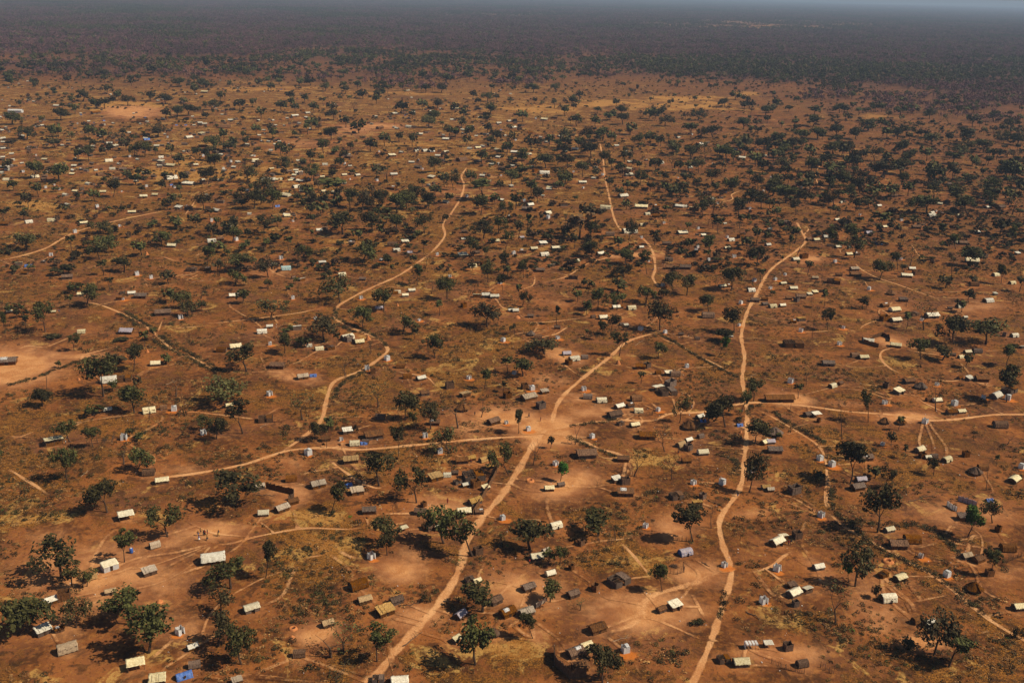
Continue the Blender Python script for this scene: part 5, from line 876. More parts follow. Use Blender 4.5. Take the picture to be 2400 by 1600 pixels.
NAMES = {'w': ('tarp_shelter', 'shelter', 'cream tarpaulin-roofed shelter'), 'W': ('tarp_shelter', 'shelter', 'rounded white tarpaulin tent'), 'f': ('tarp_canopy', 'shelter', 'flat cream tarpaulin canopy on poles'), 'q': ('tarp_shelter', 'shelter', 'white box-shaped tarpaulin shelter with door'),
         'g': ('tarp_shelter', 'shelter', 'tan canvas shelter'), 'u': ('tarp_shelter', 'shelter', 'lilac tarpaulin shelter with blue hem'), 'l': ('tarp_shelter', 'shelter', 'grey-lilac tarpaulin shelter'), 't': ('tarp_shelter', 'shelter', 'pale teal tarpaulin shelter'), 'b': ('tarp_shelter', 'shelter', 'slumped blue tarpaulin shelter'),
         'y': ('straw_hut', 'hut', 'yellow straw-roofed hut'), 'Y': ('straw_hut', 'hut', 'golden straw dome hut'), 'h': ('thatched_hut', 'hut', 'brown thatched hut'), 'H': ('thatched_hall', 'building', 'long dark thatched building with reed walls'), 'c': ('conical_hut', 'hut', 'conical brown thatched hut'),
         's': ('reed_screen', 'screen', 'small dark reed screen'), 'o': ('roofless_hut', 'hut', 'half-roofed reed-walled hut'), 'z': ('striped_awning', 'awning', 'striped white awning on poles'), 'L': ('latrine', 'latrine', 'white plastic-sheeted latrine')}
SGRP = {'shelter': 'tarpaulin shelters of the camp', 'hut': 'thatched huts of the camp', 'latrine': 'white latrine enclosures', 'screen': 'small reed screens', 'building': None, 'awning': None}
random.seed(5)
HG2 = sorted(HG, key=lambda r: -r[2]); scount = {}; far_h = []
for k, g, w, sl, a, b in HG2:
    nm, cat, noun = NAMES[k]; s = ppm(g); dsn = dep_sin(g); wm = max(.5, (w - .8) / s)
    phi = math.atan(math.tan(R(sl)) / dsn) if k not in 'Lsc' else random.uniform(.15, 1.0)
    phi = max(-1.0, min(1.0, phi)); base = BASEW.get(k, 4.7)
    if k not in 'HLscoz': base = 4.9 * math.cos(phi) + 3.3 * abs(math.sin(phi))
    sc = wm / base; sc = max(.42, min(sc, 2.4)); vi = random.randrange(VAR.get(k, 1))
    if k == 'L': sc = max(.62, min(1.05, sc * .82))
    full, merged, jm, mats = get_proto(k, vi)
    if k in 'wWfhylg' and random.random() < .3: phi += math.pi
    sx, sz = sc, max(.6, min(1.35, sc ** .55)) if k != 'L' else sc
    sy = sc if sc < 1.3 else sc ** .5 * 1.1
    lim = 100000 if cat not in ('shelter', 'hut', 'latrine') else (300 if cat != 'latrine' else 180)
    if scount.get(cat, 0) >= lim: far_h.append((k, vi, g, phi, sx, sy, sz)); continue
    scount[cat] = scount.get(cat, 0) + 1
    if w > 14 or (k == 'L' and w > 9.5):
        root = empty(nm, (g.x, g.y, 0)); root.rotation_euler = (0, 0, phi); root.scale = (sx, sy, sz)
        for n, me in full: link(n, me, root)
    else:
        root = link(nm, merged, None, (g.x, g.y, 0)); root.rotation_euler = (0, 0, phi); root.scale = (sx, sy, sz)
    root['category'] = cat
    if SGRP[cat]: root['group'] = SGRP[cat]
    sz_ = 'long ' if wm > 8 and k != 'H' else ('tiny ' if wm < 2.4 and k not in 'Ls' else ('small ' if wm < 3.6 and k not in 'Ls' else ''))
    av = {'z': 'the striped awning', 'H': 'the long thatched building', 'u': 'the lilac shelter with blue hem'}.get(k)
    if k in 'zHu': av = [l[0] for l in LM if av in l[0]][0]
    want_label(root, sz_ + noun, a, b, w, cat, av)
if far_h:
    j = MB(); mats = []; base = {}
    for k, vi, g, phi, sx, sy, sz in far_h:
        full, merged, jm, ms = get_proto(k, vi)
        for mt in ms:
            if mt.name not in base: base[mt.name] = len(mats); mats.append(mt)
        mt = Matrix.Translation((g.x, g.y, 0)) @ Matrix.Rotation(phi, 4, 'Z') @ Matrix.Diagonal((sx, sy, sz, 1))
        n0 = len(j.m); j.join(jm, 0, mt, {i: base[mm.name] for i, mm in enumerate(ms)})
    o = link('distant_huts', j.mesh('distant_huts', mats)); tag(o, 'tiny scattered brown and pale huts far off in the camp', 'huts', kind='stuff')
# the long white hall with a blue roof, far left
g = ground(37, 264); s = ppm(g)
hall = empty('long_hall', (g.x, g.y, 0)); tag(hall, 'long white hall with a blue ridge on its roof at the far left edge', 'building')
w_ = MB(); w_.box((0, 0, 1.2), (12, 5, 2.4)); link('wall', w_.mesh('wall', [M['white']]), hall)
r_ = MB(); r_.sheet(roof_fn(12.2, 5.4, 3.6, 2.4, 'gable', 3, .2, .03, .03), 20, 8, .06); link('roof', r_.mesh('roof', [M['white']], True), hall)
r_ = MB(); r_.sheet(lambda u, v: ((u - .5) * 9.5, .5 + 1.7 * v, 3.62 - .45 * (.2 + v)), 12, 3, .05); link('roof_sheet', r_.mesh('roof_sheet', [M['blue']]), hall)
k_ = 31 / s / 12; hall.scale = (k_, k_, 1.0); hall.rotation_euler = (0, 0, R(4))

# ------------------------------------------------------------------ reed fences and stick pens
def fence(tile, s, h, name, label, sparse=False, grp=None, mat='wall'):
    P = [ground(*p) for p in pts_of(tile, s)]; root = empty(name, P[0]); tag(root, label, 'fence', grp)
    pn, ps = MB(), MB(); o = P[0]
    for a, b in zip(P, P[1:]):
        n = max(2, int((b - a).length / (.45 if not sparse else .35))); ang = math.atan2(b.y - a.y, b.x - a.x)
        for i in range(n):
            c = a.lerp(b, (i + .5) / n) - o; hh = h * random.uniform(.86, 1.08)
            if sparse: ps.tube((c.x, c.y, 0), (c.x + random.uniform(-.12, .12), c.y + random.uniform(-.12, .12), hh * random.uniform(.5, 1.1)), .05, .035, 4)
            else: pn.box((c.x, c.y, hh / 2), ((b - a).length / n * 1.03, .1, hh), ang)
        for i in range(max(2, int((b - a).length / 2.5)) + 1):
            c = a.lerp(b, i / max(2, int((b - a).length / 2.5))) - o; ps.tube((c.x, c.y - .1, 0), (c.x, c.y - .1, h * random.uniform(1.05, 1.35)), .06, .045, 5)
    if pn.f: link('panel', pn.mesh('panel', [M[mat]]), root)
    link('post', ps.mesh('post', [M['pole']]), root)
random.seed(9)
fence('R2b', "95,1150 180,1172 350,1212", 1.9, 'reed_fence', 'dark tall reed fence along the back of the roofless reed yard')
fence('R2b', "350,1205 345,1250 300,1265", 1.6, 'reed_fence', 'short reed fence closing the right side of the reed yard')
fence('R2b', "2235,950 2180,1080 2090,1240 1995,1400", 1.7, 'reed_fence', 'long reed fence running beside the main dirt road')
fence('R1c', "220,880 265,850 320,815", 1.2, 'reed_fence', 'low white-splashed fence behind the yellow straw roof', mat='tan')
fence('R1c', "385,1290 390,1400 530,1530 680,1510", 2.4, 'reed_fence', 'tall reed wall round the yard at the bottom of the photo')
fence('R2d', "1640,1310 1690,1345 1730,1365", 1.5, 'sheet_fence', 'white sheet wall of the roofless yard at right', mat='white')
fence('R2d', "1740,1265 1830,1290 1910,1320", 1.6, 'sheet_fence', 'blue-shaded back wall of the roofless yard at right', mat='lilac')
fence('R3d', "960,1150 1050,1125 1110,1150 1115,1180", 1.7, 'mud_wall', 'back mud wall of the square courtyard')
fence('R3d', "860,1165 880,1195 1012,1232", 1.8, 'mud_wall', 'front mud wall of the square courtyard')
fence('R3b', "880,1180 930,1200 960,1195", 1.5, 'reed_fence', 'reed fence between two white roofs by the hairpin track')
PEN = 'pens of upright sticks'
for tile, s, lb in (('R1c', "780,230 800,280 880,300 950,260 940,200", 'loose pen of sticks on the grass near the lower middle'), ('R1c', "1450,560 1520,570 1580,550 1570,490", 'stick pen beside the grass stack right of the slender tree'),
    ('R2a', "890,690 900,740 1030,740 1050,680", 'stick pen left of the white latrine'), ('R2a', "640,790 720,820 860,780 800,745", 'red-brown stick pen under the slender tree'),
    ('R2c', "1180,470 1230,490 1290,480 1300,440", 'stick pen right of the fenced tents'), ('R2c', "860,400 1000,395 1170,400", 'open row of thin stakes behind the fenced tents'),
    ('R1d', "1350,400 1380,430 1430,425", 'few stakes by the small grey enclosure'), ('R2d', "1340,190 1400,205 1470,200", 'stake row in front of the dark conical hut'),
    ('R1c', "1480,250 1560,265 1640,265 1630,300", 'stake fence behind the lilac shelter'), ('R2a', "720,180 800,205 960,185 1000,170", 'ragged stick pen left of the cream canopy'), ('R1d', "2100,470 2200,460 2290,420 2352,400", 'ragged brushwood fence at the right edge'),
    ('R1d', "480,1420 560,1470 600,1480", 'thin stake fence at the corner of the tents'), ('R3b', "280,600 320,610 350,600", 'dark stake pen left of the small tree'), ('R1d', "30,1380 160,1440 330,1480", 'stake fence in front of the awning yard')):
    fence(tile, s, 1.25, 'stick_pen', lb, True, PEN)
# ------------------------------------------------------------------ pits, mounds, logs, drum, stacks
def lathe(mb, prof, n=22, jit=.06, m=0):
    vs = []; fs = []
    for r, z in prof:
        for i in range(n): a = 6.283 * i / n; q = r * random.uniform(1 - jit, 1 + jit); vs.append((q * math.cos(a), q * math.sin(a), z + random.uniform(-.02, .02) * (r > .2)))
    for j in range(len(prof) - 1):
        for i in range(n): k = (i + 1) % n; fs.append((j * n + i, j * n + k, (j + 1) * n + k, (j + 1) * n + i))
    mb.add(vs, fs, m)
for tile, x, y, w, lb in (('R1b', 340, 1070, 85, 'raised orange ring of dug earth round a pit at lower left'), ('R1d', 1100, 455, 110, 'orange ring of dug earth round a dark pit by the hedged path'), ('R2c', 165, 1085, 85, 'small orange ring of dug earth beside the main road')):
    g = ground(*px(TILES[tile], x, y)); k = w / TILES[tile][2] / ppm(g) / 2; mb = MB()
    lathe(mb, [(k, .02), (k * .86, .22 * k), (k * .62, .42 * k), (k * .48, .34 * k), (k * .42, .12), (k * .40, .03)])
    root = empty('dug_pit', (g.x, g.y, 0)); tag(root, lb, 'pit', 'pits ringed with dug earth'); link('earth_ring', mb.mesh('earth_ring', [M['earth']], True), root)
    mb = MB(); lathe(mb, [(k * .44, .05), (.01, .045)], 16, 0); link('pit_shade', mb.mesh('pit_shade', [M['dark']]), root)  # flat dark disc; the pit's inner shade is put into its colour
for tile, x, y, w, lb in (('R1a', 1465, 825, 75, 'bright orange termite mound on the grass right of the tan shelter'), ('R3c', 975, 1385, 50, 'small reddish mound beside the diagonal road'), ('R1b', 330, 1150, 60, 'low heap of orange earth below the ringed pit'), ('R3b', 1030, 1160, 50, 'upright reddish termite mound by the hairpin track'), ('R3a', 1355, 1275, 35, 'thin red termite mound under two slender trees'), ('R3b', 1300, 850, 30, 'small red mound right of the round tree'), ('R3a', 1350, 385, 40, 'red termite mound at the foot of the dark tree'),
    ('R3c', 50, 960, 60, 'dark red mound left of the small stick hut'), ('R2c', 2100, 640, 30, 'little earth heap left of the shaded latrine'), ('R3a', 725, 1530, 30, 'thin red earth pillar beside the big field tree')):
    g = ground(*px(TILES[tile], x, y)); k = w / TILES[tile][2] / ppm(g) / 2; mb = MB()
    hz = k * (.8 if w > 55 else 1.7)
    lathe(mb, [(k, .02), (k * .75, hz * .35), (k * .5, hz * .62), (k * .3, hz * .85), (k * .08, hz), (.01, hz)], 14, .14)
    tag(link('earth_mound', mb.mesh('earth_mound', [M['earth']], True), None, (g.x, g.y, 0)), lb, 'mound', 'orange earth mounds')
for tile, x0, y0, x1, y1, pale, lb in (('R1c', 925, 1190, 1090, 1150, 1, 'crooked pale fallen branch right of the brown dome hut'), ('R1c', 2150, 920, 2345, 1010, 0, 'long dark fallen log right of the triangle of footpaths'), ('R1b', 1350, 1230, 1520, 1110, 0, 'fallen dead branches on the edge of the main road'), ('R1b', 1370, 860, 1510, 830, 0, 'thin dark log beside the straw hut'),
    ('R2b', 1980, 725, 2185, 705, 1, 'pale log lying along the track'), ('R2a', 745, 1050, 810, 995, 1, 'pale stick lying on the bare ground'), ('R2d', 1290, 1275, 1550, 1210, 0, 'long dark fallen branch on the right plain'), ('R2c', 1800, 1260, 1960, 1330, 0, 'dark fallen trunk beside the right-hand track'),
    ('R2c', 450, 735, 560, 745, 0, 'short dark log beside the road crossing'), ('R2c', 2185, 130, 2245, 108, 1, 'white fallen branch right of the track'), ('R3c', 1130, 1215, 1215, 1165, 1, 'pale fallen branch under the diagonal road'), ('R1d', 1010, 500, 1280, 560, 0, 'thin dark branch below the orange pit'), ('R1d', 500, 1020, 570, 1100, 0, 'dark fallen bough below the twisted tree'),
    ('R2b', 0, 1215, 180, 1225, 0, 'dark log inside the roofless reed yard'), ('R2a', 1500, 210, 1650, 160, 1, 'pale fallen tree across the grass'), ('R1c', 1745, 460, 1820, 508, 0, 'short dark log beside the latrine on the track'), ('R2b', 35, 600, 100, 570, 1, 'short pale log in the left grass'), ('R3a', 1760, 635, 1950, 615, 1, 'pale fallen branches behind the bare tree'), ('R2a', 1150, 610, 1260, 603, 0, 'row of small logs before the yellow straw hut')):
    p, q = ground(*px(TILES[tile], x0, y0)), ground(*px(TILES[tile], x1, y1)); mb = MB(); d = q - p; o = p; n = 6
    prev = Vector((0, 0, .12)); r0 = .17 if not pale else .11
    for i in range(1, n + 1):
        c = d * (i / n) + Vector((random.uniform(-.3, .3), random.uniform(-.35, .35), .12 + (.25 if i % 3 == 0 else 0)))
        mb.tube(prev, c, r0 * (1 - .12 * i), r0 * (1 - .12 * (i + 1)) + .02, 6)
        if i in (3, 4, 5): mb.tube(c, c + Vector((random.uniform(-1, 1), random.uniform(.3, 1.4), .3)), .06, .02, 4)
        prev = c
    tag(link('fallen_log', mb.mesh('fallen_log', [M['palewood' if pale else 'deadwood']]), None, o), lb, 'log', 'fallen logs and boughs')
g = ground(*px(TILES['R1a'], 1208, 372)); root = empty('water_drum', (g.x, g.y, 0)); tag(root, 'tall blue plastic drum under the leaning tree at lower left', 'drum')
mb = MB(); lathe(mb, [(.01, 0), (.42, 0), (.45, .3), (.43, .6), (.45, .9), (.42, 1.25), (.2, 1.3), (.01, 1.3)], 16, 0); link('barrel', mb.mesh('barrel', [M['drum']], True), root)
mb = MB(); lathe(mb, [(.2, 1.3), (.2, 1.42), (.01, 1.42)], 12, 0); link('lid', mb.mesh('lid', [M['cloth_white']]), root)
for tile, x, y, w, lb in (('R1c', 1490, 500, 90, 'leaning stack of brown grass bundles in the stick pen'), ('R2b', 1250, 1240, 120, 'heap of cut branches beneath the leafy pair of trees'), ('R3a', 1480, 925, 120, 'dark brushwood heap beside the grey latrine'), ('R1c', 1730, 1025, 70, 'dark brushwood heap by the footpath triangle'), ('R2a', 960, 715, 60, 'low brush heap in the left pen'), ('R2b', 1060, 1380, 90, 'long heap of sticks above the leafy tree'), ('R2c', 1880, 630, 70, 'slanting stack of poles beside the dark tarps'), ('R3c', 240, 945, 70, 'pale grey brush heap at the path bend')):
    g = ground(*px(TILES[tile], x, y)); k = w / TILES[tile][2] / ppm(g) / 2; mb = MB()
    for _ in range(110):
        a = random.uniform(0, 6.28); r = random.uniform(0, k); c = Vector((r * math.cos(a), r * math.sin(a) * .7, random.uniform(.05, .7) * (1.1 - r / k)))
        dd = Vector((random.uniform(-1, 1), random.uniform(-1, 1), random.uniform(-.25, .25))) * .6; mb.tube(c - dd, c + dd, .035, .015, 3)
    tag(link('brush_heap', mb.mesh('brush_heap', [M['deadwood']]), None, (g.x, g.y, 0)), lb, 'brush heap', 'heaps of cut brushwood')

# ------------------------------------------------------------------ people (tiny in the photo, one continuous skinned body each)
def person_mesh(pose):
    j = {'pel': (0, 0, .92), 'spi': (0, .02, 1.15), 'che': (0, .02, 1.36), 'nek': (0, 0, 1.48), 'hea': (0, -.015, 1.57), 'hd2': (0, -.02, 1.66)}
    st = {'stand': (0, 0, 0, 0), 'walk': (.24, -.26, -.22, .25), 'reach': (.05, -.05, -.5, -.35)}[pose]
    for i, s in enumerate((-1, 1)):
        k = 'lr'[i]; f = st[i]; ar = st[2 + i]
        j['hip' + k] = (.095 * s, 0, .88); j['kne' + k] = (.11 * s, -.03 - f * .55, .49); j['ank' + k] = (.11 * s, .02 - f, .09); j['toe' + k] = (.12 * s, -.17 - f, .035)
        j['sho' + k] = (.18 * s, .01, 1.39); j['elb' + k] = (.25 * s, .03 - ar * .5, 1.12 + abs(ar) * .1); j['wri' + k] = (.25 * s, -.05 - ar, .88 + abs(ar) * .35)
        wx = j['wri' + k]
        j['pal' + k] = (wx[0], wx[1] - .02, wx[2] - .07)
        for q in range(4): j[f'fa{q}{k}'] = (wx[0], wx[1] - .05 + q * .022, wx[2] - .13); j[f'fb{q}{k}'] = (wx[0] - .012 * s, wx[1] - .055 + q * .022, wx[2] - .17 - .01 * (q in (1, 2)))
        j['tha' + k] = (wx[0] - .02 * s, wx[1] - .06, wx[2] - .07); j['thb' + k] = (wx[0] - .025 * s, wx[1] - .085, wx[2] - .11)
    E = [('pel', 'spi'), ('spi', 'che'), ('che', 'nek'), ('nek', 'hea'), ('hea', 'hd2')]
    for k in 'lr':
        E += [('pel', 'hip' + k), ('hip' + k, 'kne' + k), ('kne' + k, 'ank' + k), ('ank' + k, 'toe' + k), ('che', 'sho' + k), ('sho' + k, 'elb' + k), ('elb' + k, 'wri' + k), ('wri' + k, 'pal' + k), ('pal' + k, 'tha' + k), ('tha' + k, 'thb' + k)]
        for q in range(4): E += [('pal' + k, f'fa{q}{k}'), (f'fa{q}{k}', f'fb{q}{k}')]
    rad = {'pel': .125, 'spi': .105, 'che': .135, 'nek': .055, 'hea': .09, 'hd2': .075, 'hip': .085, 'kne': .055, 'ank': .038, 'toe': .03, 'sho': .055, 'elb': .038, 'wri': .027, 'pal': .032, 'fa': .009, 'fb': .008, 'th': .010}
    names = list(j); idx = {n: i for i, n in enumerate(names)}
    me = bpy.data.meshes.new('body_cage'); me.from_pydata([j[n] for n in names], [(idx[a], idx[b]) for a, b in E], [])
    o = bpy.data.objects.new('body_cage', me); COL.objects.link(o)
    o.modifiers.new('s', 'SKIN'); o.modifiers.new('u', 'SUBSURF').levels = 1
    for n, sv in zip(names, me.skin_vertices[0].data):
        r = next(v for k, v in sorted(rad.items(), key=lambda t: -len(t[0])) if n.startswith(k)); sv.radius = (r, r); sv.use_root = (n == 'pel')
    dg = bpy.context.evaluated_depsgraph_get(); dg.update(); out = bpy.data.meshes.new_from_object(o.evaluated_get(dg)); out.name = 'body'
    bpy.data.objects.remove(o); out.materials.clear(); out.materials.append(M['skin'])
    for p in out.polygons: p.material_index = 0; p.use_smooth = True
    sh = MB(); lathe(sh, [(.15, .92), (.15, 1.1), (.185, 1.3), (.19, 1.41), (.09, 1.47)], 14, 0); sh.v = [(x * 1.05, y * .78 + .01, z) for x, y, z in sh.v]
    f = abs(st[0]); sk = MB(); lathe(sk, [(.14, .95), (.17 + f * .2, .8), (.20 + f * .5, .52)], 14, 0); sk.v = [(x, y * (.85 + f), z) for x, y, z in sk.v]
    ha = MB(); lathe(ha, [(.098, 1.60), (.1, 1.66), (.085, 1.72), (.04, 1.755), (.01, 1.76)], 12, 0); ha.v = [(x, y + .0, z) for x, y, z in ha.v]
    return out, sh, sk, ha
PM = {p: person_mesh(p) for p in ('stand', 'walk', 'reach')}
HAIR = simple_mat('black_hair', (.012, .010, .009), (.02, .017, .015), 8)
PPL = [('R1a', 1822, 215, 'stand', 'cloth_dark', 'cloth_blue', 'person in dark top, leftmost of the group on the sandy path'), ('R1a', 1847, 190, 'reach', 'cloth_ochre', 'cloth_dark', 'person at the back of the group, arms raised forward'), ('R1a', 1873, 215, 'stand', 'cloth_dark', 'cloth_dark', 'shorter person in black in the middle of the group'),
 ('R1a', 1885, 215, 'stand', 'cloth_red', 'cloth_dark', 'person in dull red pressed close to the middle of the group'), ('R1a', 1907, 205, 'stand', 'cloth_dark', 'cloth_red', 'taller person at the back right of the group'), ('R1a', 1905, 255, 'walk', 'cloth_ochre', 'cloth_dark', 'person walking at the front right of the group'), ('R1a', 1830, 260, 'walk', 'cloth_blue', 'cloth_white', 'person in blue walking at the front left of the group'),
 ('R1a', 2010, 218, 'walk', 'cloth_dark', 'cloth_ochre', 'lone person running right of the group on the sandy path'), ('R2c', 155, 500, 'walk', 'cloth_dark', 'cloth_dark', 'dark-clothed person walking onto the crossroads'), ('R2c', 263, 535, 'stand', 'cloth_dark', 'cloth_red', 'person standing alone in the open crossroads'), ('R2c', 1650, 425, 'walk', 'cloth_white', 'cloth_dark', 'person in white walking on the right-hand road'),
 ('R2c', 2105, 705, 'walk', 'cloth_ochre', 'cloth_dark', 'person in ochre on the right-hand vertical track'), ('R2c', 1525, 845, 'stand', 'cloth_dark', 'cloth_red', 'person standing left of the white tent roof'), ('R2c', 1628, 820, 'walk', 'cloth_dark', 'cloth_dark', 'dark person walking before the cream tent'), ('R2b', 2010, 485, 'stand', 'cloth_dark', 'cloth_dark', 'person standing right of the conical hut'),
 ('R1d', 187, 300, 'stand', 'cloth_red', 'cloth_dark', 'person in red at the corner of the long cream tent'), ('R1d', 210, 300, 'reach', 'cloth_dark', 'cloth_ochre', 'person reaching out beside the long cream tent'), ('R3c', 1295, 530, 'walk', 'cloth_blue', 'cloth_dark', 'person in blue walking down the pale track'), ('R2c', 2072, 1230, 'stand', 'cloth_dark', 'cloth_blue', 'person beside the lower right-hand track'),
 ('R2b', 1760, 1295, 'stand', 'cloth_red', 'cloth_red', 'person in red by the yard above the leafy trees'), ('R2b', 1975, 920, 'reach', 'cloth_red', 'cloth_dark', 'person in bright red before the straw roof'), ('R3c', 275, 605, 'walk', 'cloth_dark', 'cloth_ochre', 'small distant person walking left of the footpath'), ('R3a', 545, 915, 'stand', 'cloth_blue', 'cloth_dark', 'distant person right of the white roof'),
 ('R2a', 605, 750, 'stand', 'cloth_white', 'cloth_dark', 'person in white beside the wide cream canopy'), ('R1c', 160, 480, 'stand', 'cloth_red', 'cloth_dark', 'person in red below the ragged white roof'), ('R1b', 1600, 40, 'stand', 'cloth_dark', 'cloth_dark', 'person in dark clothes behind the twin leafy trees')]
random.seed(4)
for tile, x, y, pose, c1, c2, lb in PPL:
    g = ground(*px(TILES[tile], x, y)); root = empty('person', (g.x, g.y, 0)); tag(root, lb, 'person', 'people about the camp')
    root.rotation_euler = (0, 0, random.uniform(0, 6.28)); k = random.uniform(.85, 1.08); root.scale = (k, k, k)
    body, sh, sk, ha = PM[pose]; link('body', body, root); link('shirt', sh.mesh('shirt', [M[c1]], True), root); link('skirt', sk.mesh('skirt', [M[c2]], True), root); link('hair', ha.mesh('hair', [HAIR], True), root)
resolve_labels()

# ------------------------------------------------------------------ uncountable growth: scattered with geometry nodes
def scatter(name, pts, idx, rot, scl, protos, label, cat):
    n = len(pts); me = bpy.data.meshes.new(name); me.vertices.add(n); me.vertices.foreach_set('co', np.asarray(pts, dtype=np.float32).ravel())
    for nm, ty, key, arr in (('pidx', 'INT', 'value', np.asarray(idx, dtype=np.int32)), ('prot', 'FLOAT', 'value', np.asarray(rot, dtype=np.float32)), ('pscl', 'FLOAT_VECTOR', 'vector', np.asarray(scl, dtype=np.float32).ravel())):
        at = me.attributes.new(nm, ty, 'POINT'); at.data.foreach_set(key, arr)
    o = link(name, me); tag(o, label, cat, kind='stuff')
    c = bpy.data.collections.new(name + '_kinds')
    for i, pm in enumerate(protos): c.objects.link(bpy.data.objects.new(f"{name}_{chr(97 + i)}", pm))
    ng = bpy.data.node_groups.new(name, 'GeometryNodeTree')
    ng.interface.new_socket('Geometry', in_out='INPUT', socket_type='NodeSocketGeometry'); ng.interface.new_socket('Geometry', in_out='OUTPUT', socket_type='NodeSocketGeometry')
    nn, ll = ng.nodes, ng.links; gi, go = nn.new('NodeGroupInput'), nn.new('NodeGroupOutput')
    ci = nn.new('GeometryNodeCollectionInfo'); ci.inputs[0].default_value = c; ci.inputs['Separate Children'].default_value = True; ci.inputs['Reset Children'].default_value = True
    ip = nn.new('GeometryNodeInstanceOnPoints'); ip.inputs['Pick Instance'].default_value = True
    def na(nm, ty):
        a = nn.new('GeometryNodeInputNamedAttribute'); a.data_type = ty; a.inputs[0].default_value = nm; return a.outputs[0]
    cb = nn.new('ShaderNodeCombineXYZ'); ll.new(na('prot', 'FLOAT'), cb.inputs[2])
    ll.new(gi.outputs[0], ip.inputs['Points']); ll.new(ci.outputs[0], ip.inputs['Instance']); ll.new(na('pidx', 'INT'), ip.inputs['Instance Index'])
    ll.new(cb.outputs[0], ip.inputs['Rotation']); ll.new(na('pscl', 'FLOAT_VECTOR'), ip.inputs['Scale']); ll.new(ip.outputs[0], go.inputs[0])
    md = o.modifiers.new('scatter', 'NODES'); md.node_group = ng
    return o
def ground_np(U, V):
    d = AF[None] + AR[None] * ((U - 1200) / FPX)[:, None] - AU[None] * ((V - 800) / FPX)[:, None]; t = H / -d[:, 2]
    return d[:, 0] * t, d[:, 1] * t
LODT = [lod_mesh('g', 501, 'far_tree'), lod_mesh('n', 502, 'far_tree'), lod_mesh('k', 503, 'far_tree'), lod_mesh('o', 504, 'far_tree'), lod_mesh('s', 505, 'far_tree'), lod_mesh('g', 506, 'far_tree'), lod_mesh('b', 507, 'far_tree'), lod_mesh('B', 508, 'far_tree'), lod_mesh('O', 509, 'far_tree')]
# small trees and bushes between the digitised ones in the middle distance
for N0, lo_v, hi_v, k0 in ((11000, 130, 560, 0), (36000, 150, 640, 1)):
    U = rng.uniform(-60, 2460, N0); V = lo_v + (hi_v - lo_v) * rng.random(N0) ** (1 if not k0 else 1.5); X, Y = ground_np(U, V)
    if k0 == 0:
        dens = np.clip((300 - V) / 200, .09, 1) * .34 + np.clip((U - 1300) / 600, 0, 1) * np.clip((620 - V) / 200, 0, 1) * .20
        dens += np.clip((1 - abs(V - 170) / 45), 0, 1) * .6
    else: dens = np.clip((330 - V) / 180, .38, 1) * .55 + np.clip((U - 1450) / 700, 0, 1) * .34
    dens *= np.clip(vnoise(X, Y, 60, 3 + k0) * 2.6 - .6, .05, 1.8)
    keep = rng.random(N0) < dens; X, Y = X[keep], Y[keep]
    okm = np.ones(len(X), bool)
    for C, wid in TRACK_PTS:
        if wid < 1.6: continue
        for c in C[::2]: okm &= ~((abs(X - c[0]) < 4.5) & (Y < c[1] + 3) & (Y > c[1] - 12))
    X, Y = X[okm], Y[okm]
    for x, y in zip(X, Y):
        if k0 == 0:
            w = float(rng.gamma(5, 1.0)) * 1.15 + 1.2; ty = int(rng.choice([0, 1, 2, 3, 4, 5, 8], p=[.26, .12, .10, .14, .10, .18, .10])); h = w * rng.uniform(.8, 1.4)
        else:
            w = float(rng.gamma(4, .45)) + .6; ty = int(rng.choice([6, 7, 0, 4], p=[.45, .35, .12, .08])); h = w * rng.uniform(.5, .95)
        FARTREES.append((x, y, rng.uniform(0, 6.28), w, w, h, ty))
# brush clumps in the near ground
FT = np.array([(f[0], f[1], 0) for f in FARTREES]); 
scatter('distant_trees', FT, [f[6] for f in FARTREES], [f[2] for f in FARTREES], [(f[3], f[4], f[5]) for f in FARTREES], LODT, 'scattered small trees of the middle distance, too many to count', 'trees')
# closed woodland: patches of ~26 crowns
def patch(seed, mix, S=60.0, n=24):
    r = random.Random(seed); mb = MB(); random.seed(seed)
    for _ in range(n):
        c = Vector((r.uniform(-.5, .5) * S, r.uniform(-.5, .5) * S, 0)); h = r.uniform(6, 12); w = r.uniform(2.8, 5.6); gk = 1 if r.random() < mix else 2
        mb.tube(c, c + Vector((r.uniform(-.4, .4), 0, h * .6)), .2, .1, 3, 0)
        for q in range(5):
            e = c + Vector((r.gauss(0, w * .42), r.gauss(0, w * .42), h * r.uniform(.55, .9)))
            leaf_cloud(mb, e, w * .5, 9 if gk == 1 else 9, w * (.25 if gk == 1 else .19), .8, r.uniform(.3, .65), gk)
    return mb.mesh('woodland_patch', [M['bark'], M['leaf'], M['leaf_b']], tone=True)
PK = [patch(900, .06), patch(901, .12), patch(902, .3), patch(903, .85), patch(904, .7, n=15), patch(905, .95, n=28)]
gx, gy = [], []
S = 50.0; nx_, ny_ = 520, 300
GX, GY = np.meshgrid((np.arange(nx_) - nx_ / 2) * S, 620 + np.arange(ny_) * S); GX = GX.ravel() + rng.uniform(-14, 14, nx_ * ny_); GY = GY.ravel() + rng.uniform(-14, 14, nx_ * ny_)
U, V = topix(GX, GY); vis = (U > -120) & (U < 2520) & (V > -60) & (V < 340)
GX, GY, U, V = GX[vis], GY[vis], U[vis], V[vis]
z = zones(GX, GY); pr = np.clip(z[2] ** 1.25 * 1.3 - .16, 0, 1)
z[2][z[2] <= .10] = 0
fldm = np.clip(z[1] - .35, 0, 1) * (V < 85)
keep = rng.random(len(GX)) < np.maximum(pr, 0) * (1 - .5 * fldm); GX, GY, U, V = GX[keep], GY[keep], U[keep], V[keep]; fldm = fldm[keep]
gn = vnoise(GX, GY, 420, 8) * .6 + vnoise(GX, GY, 130, 9) * .4
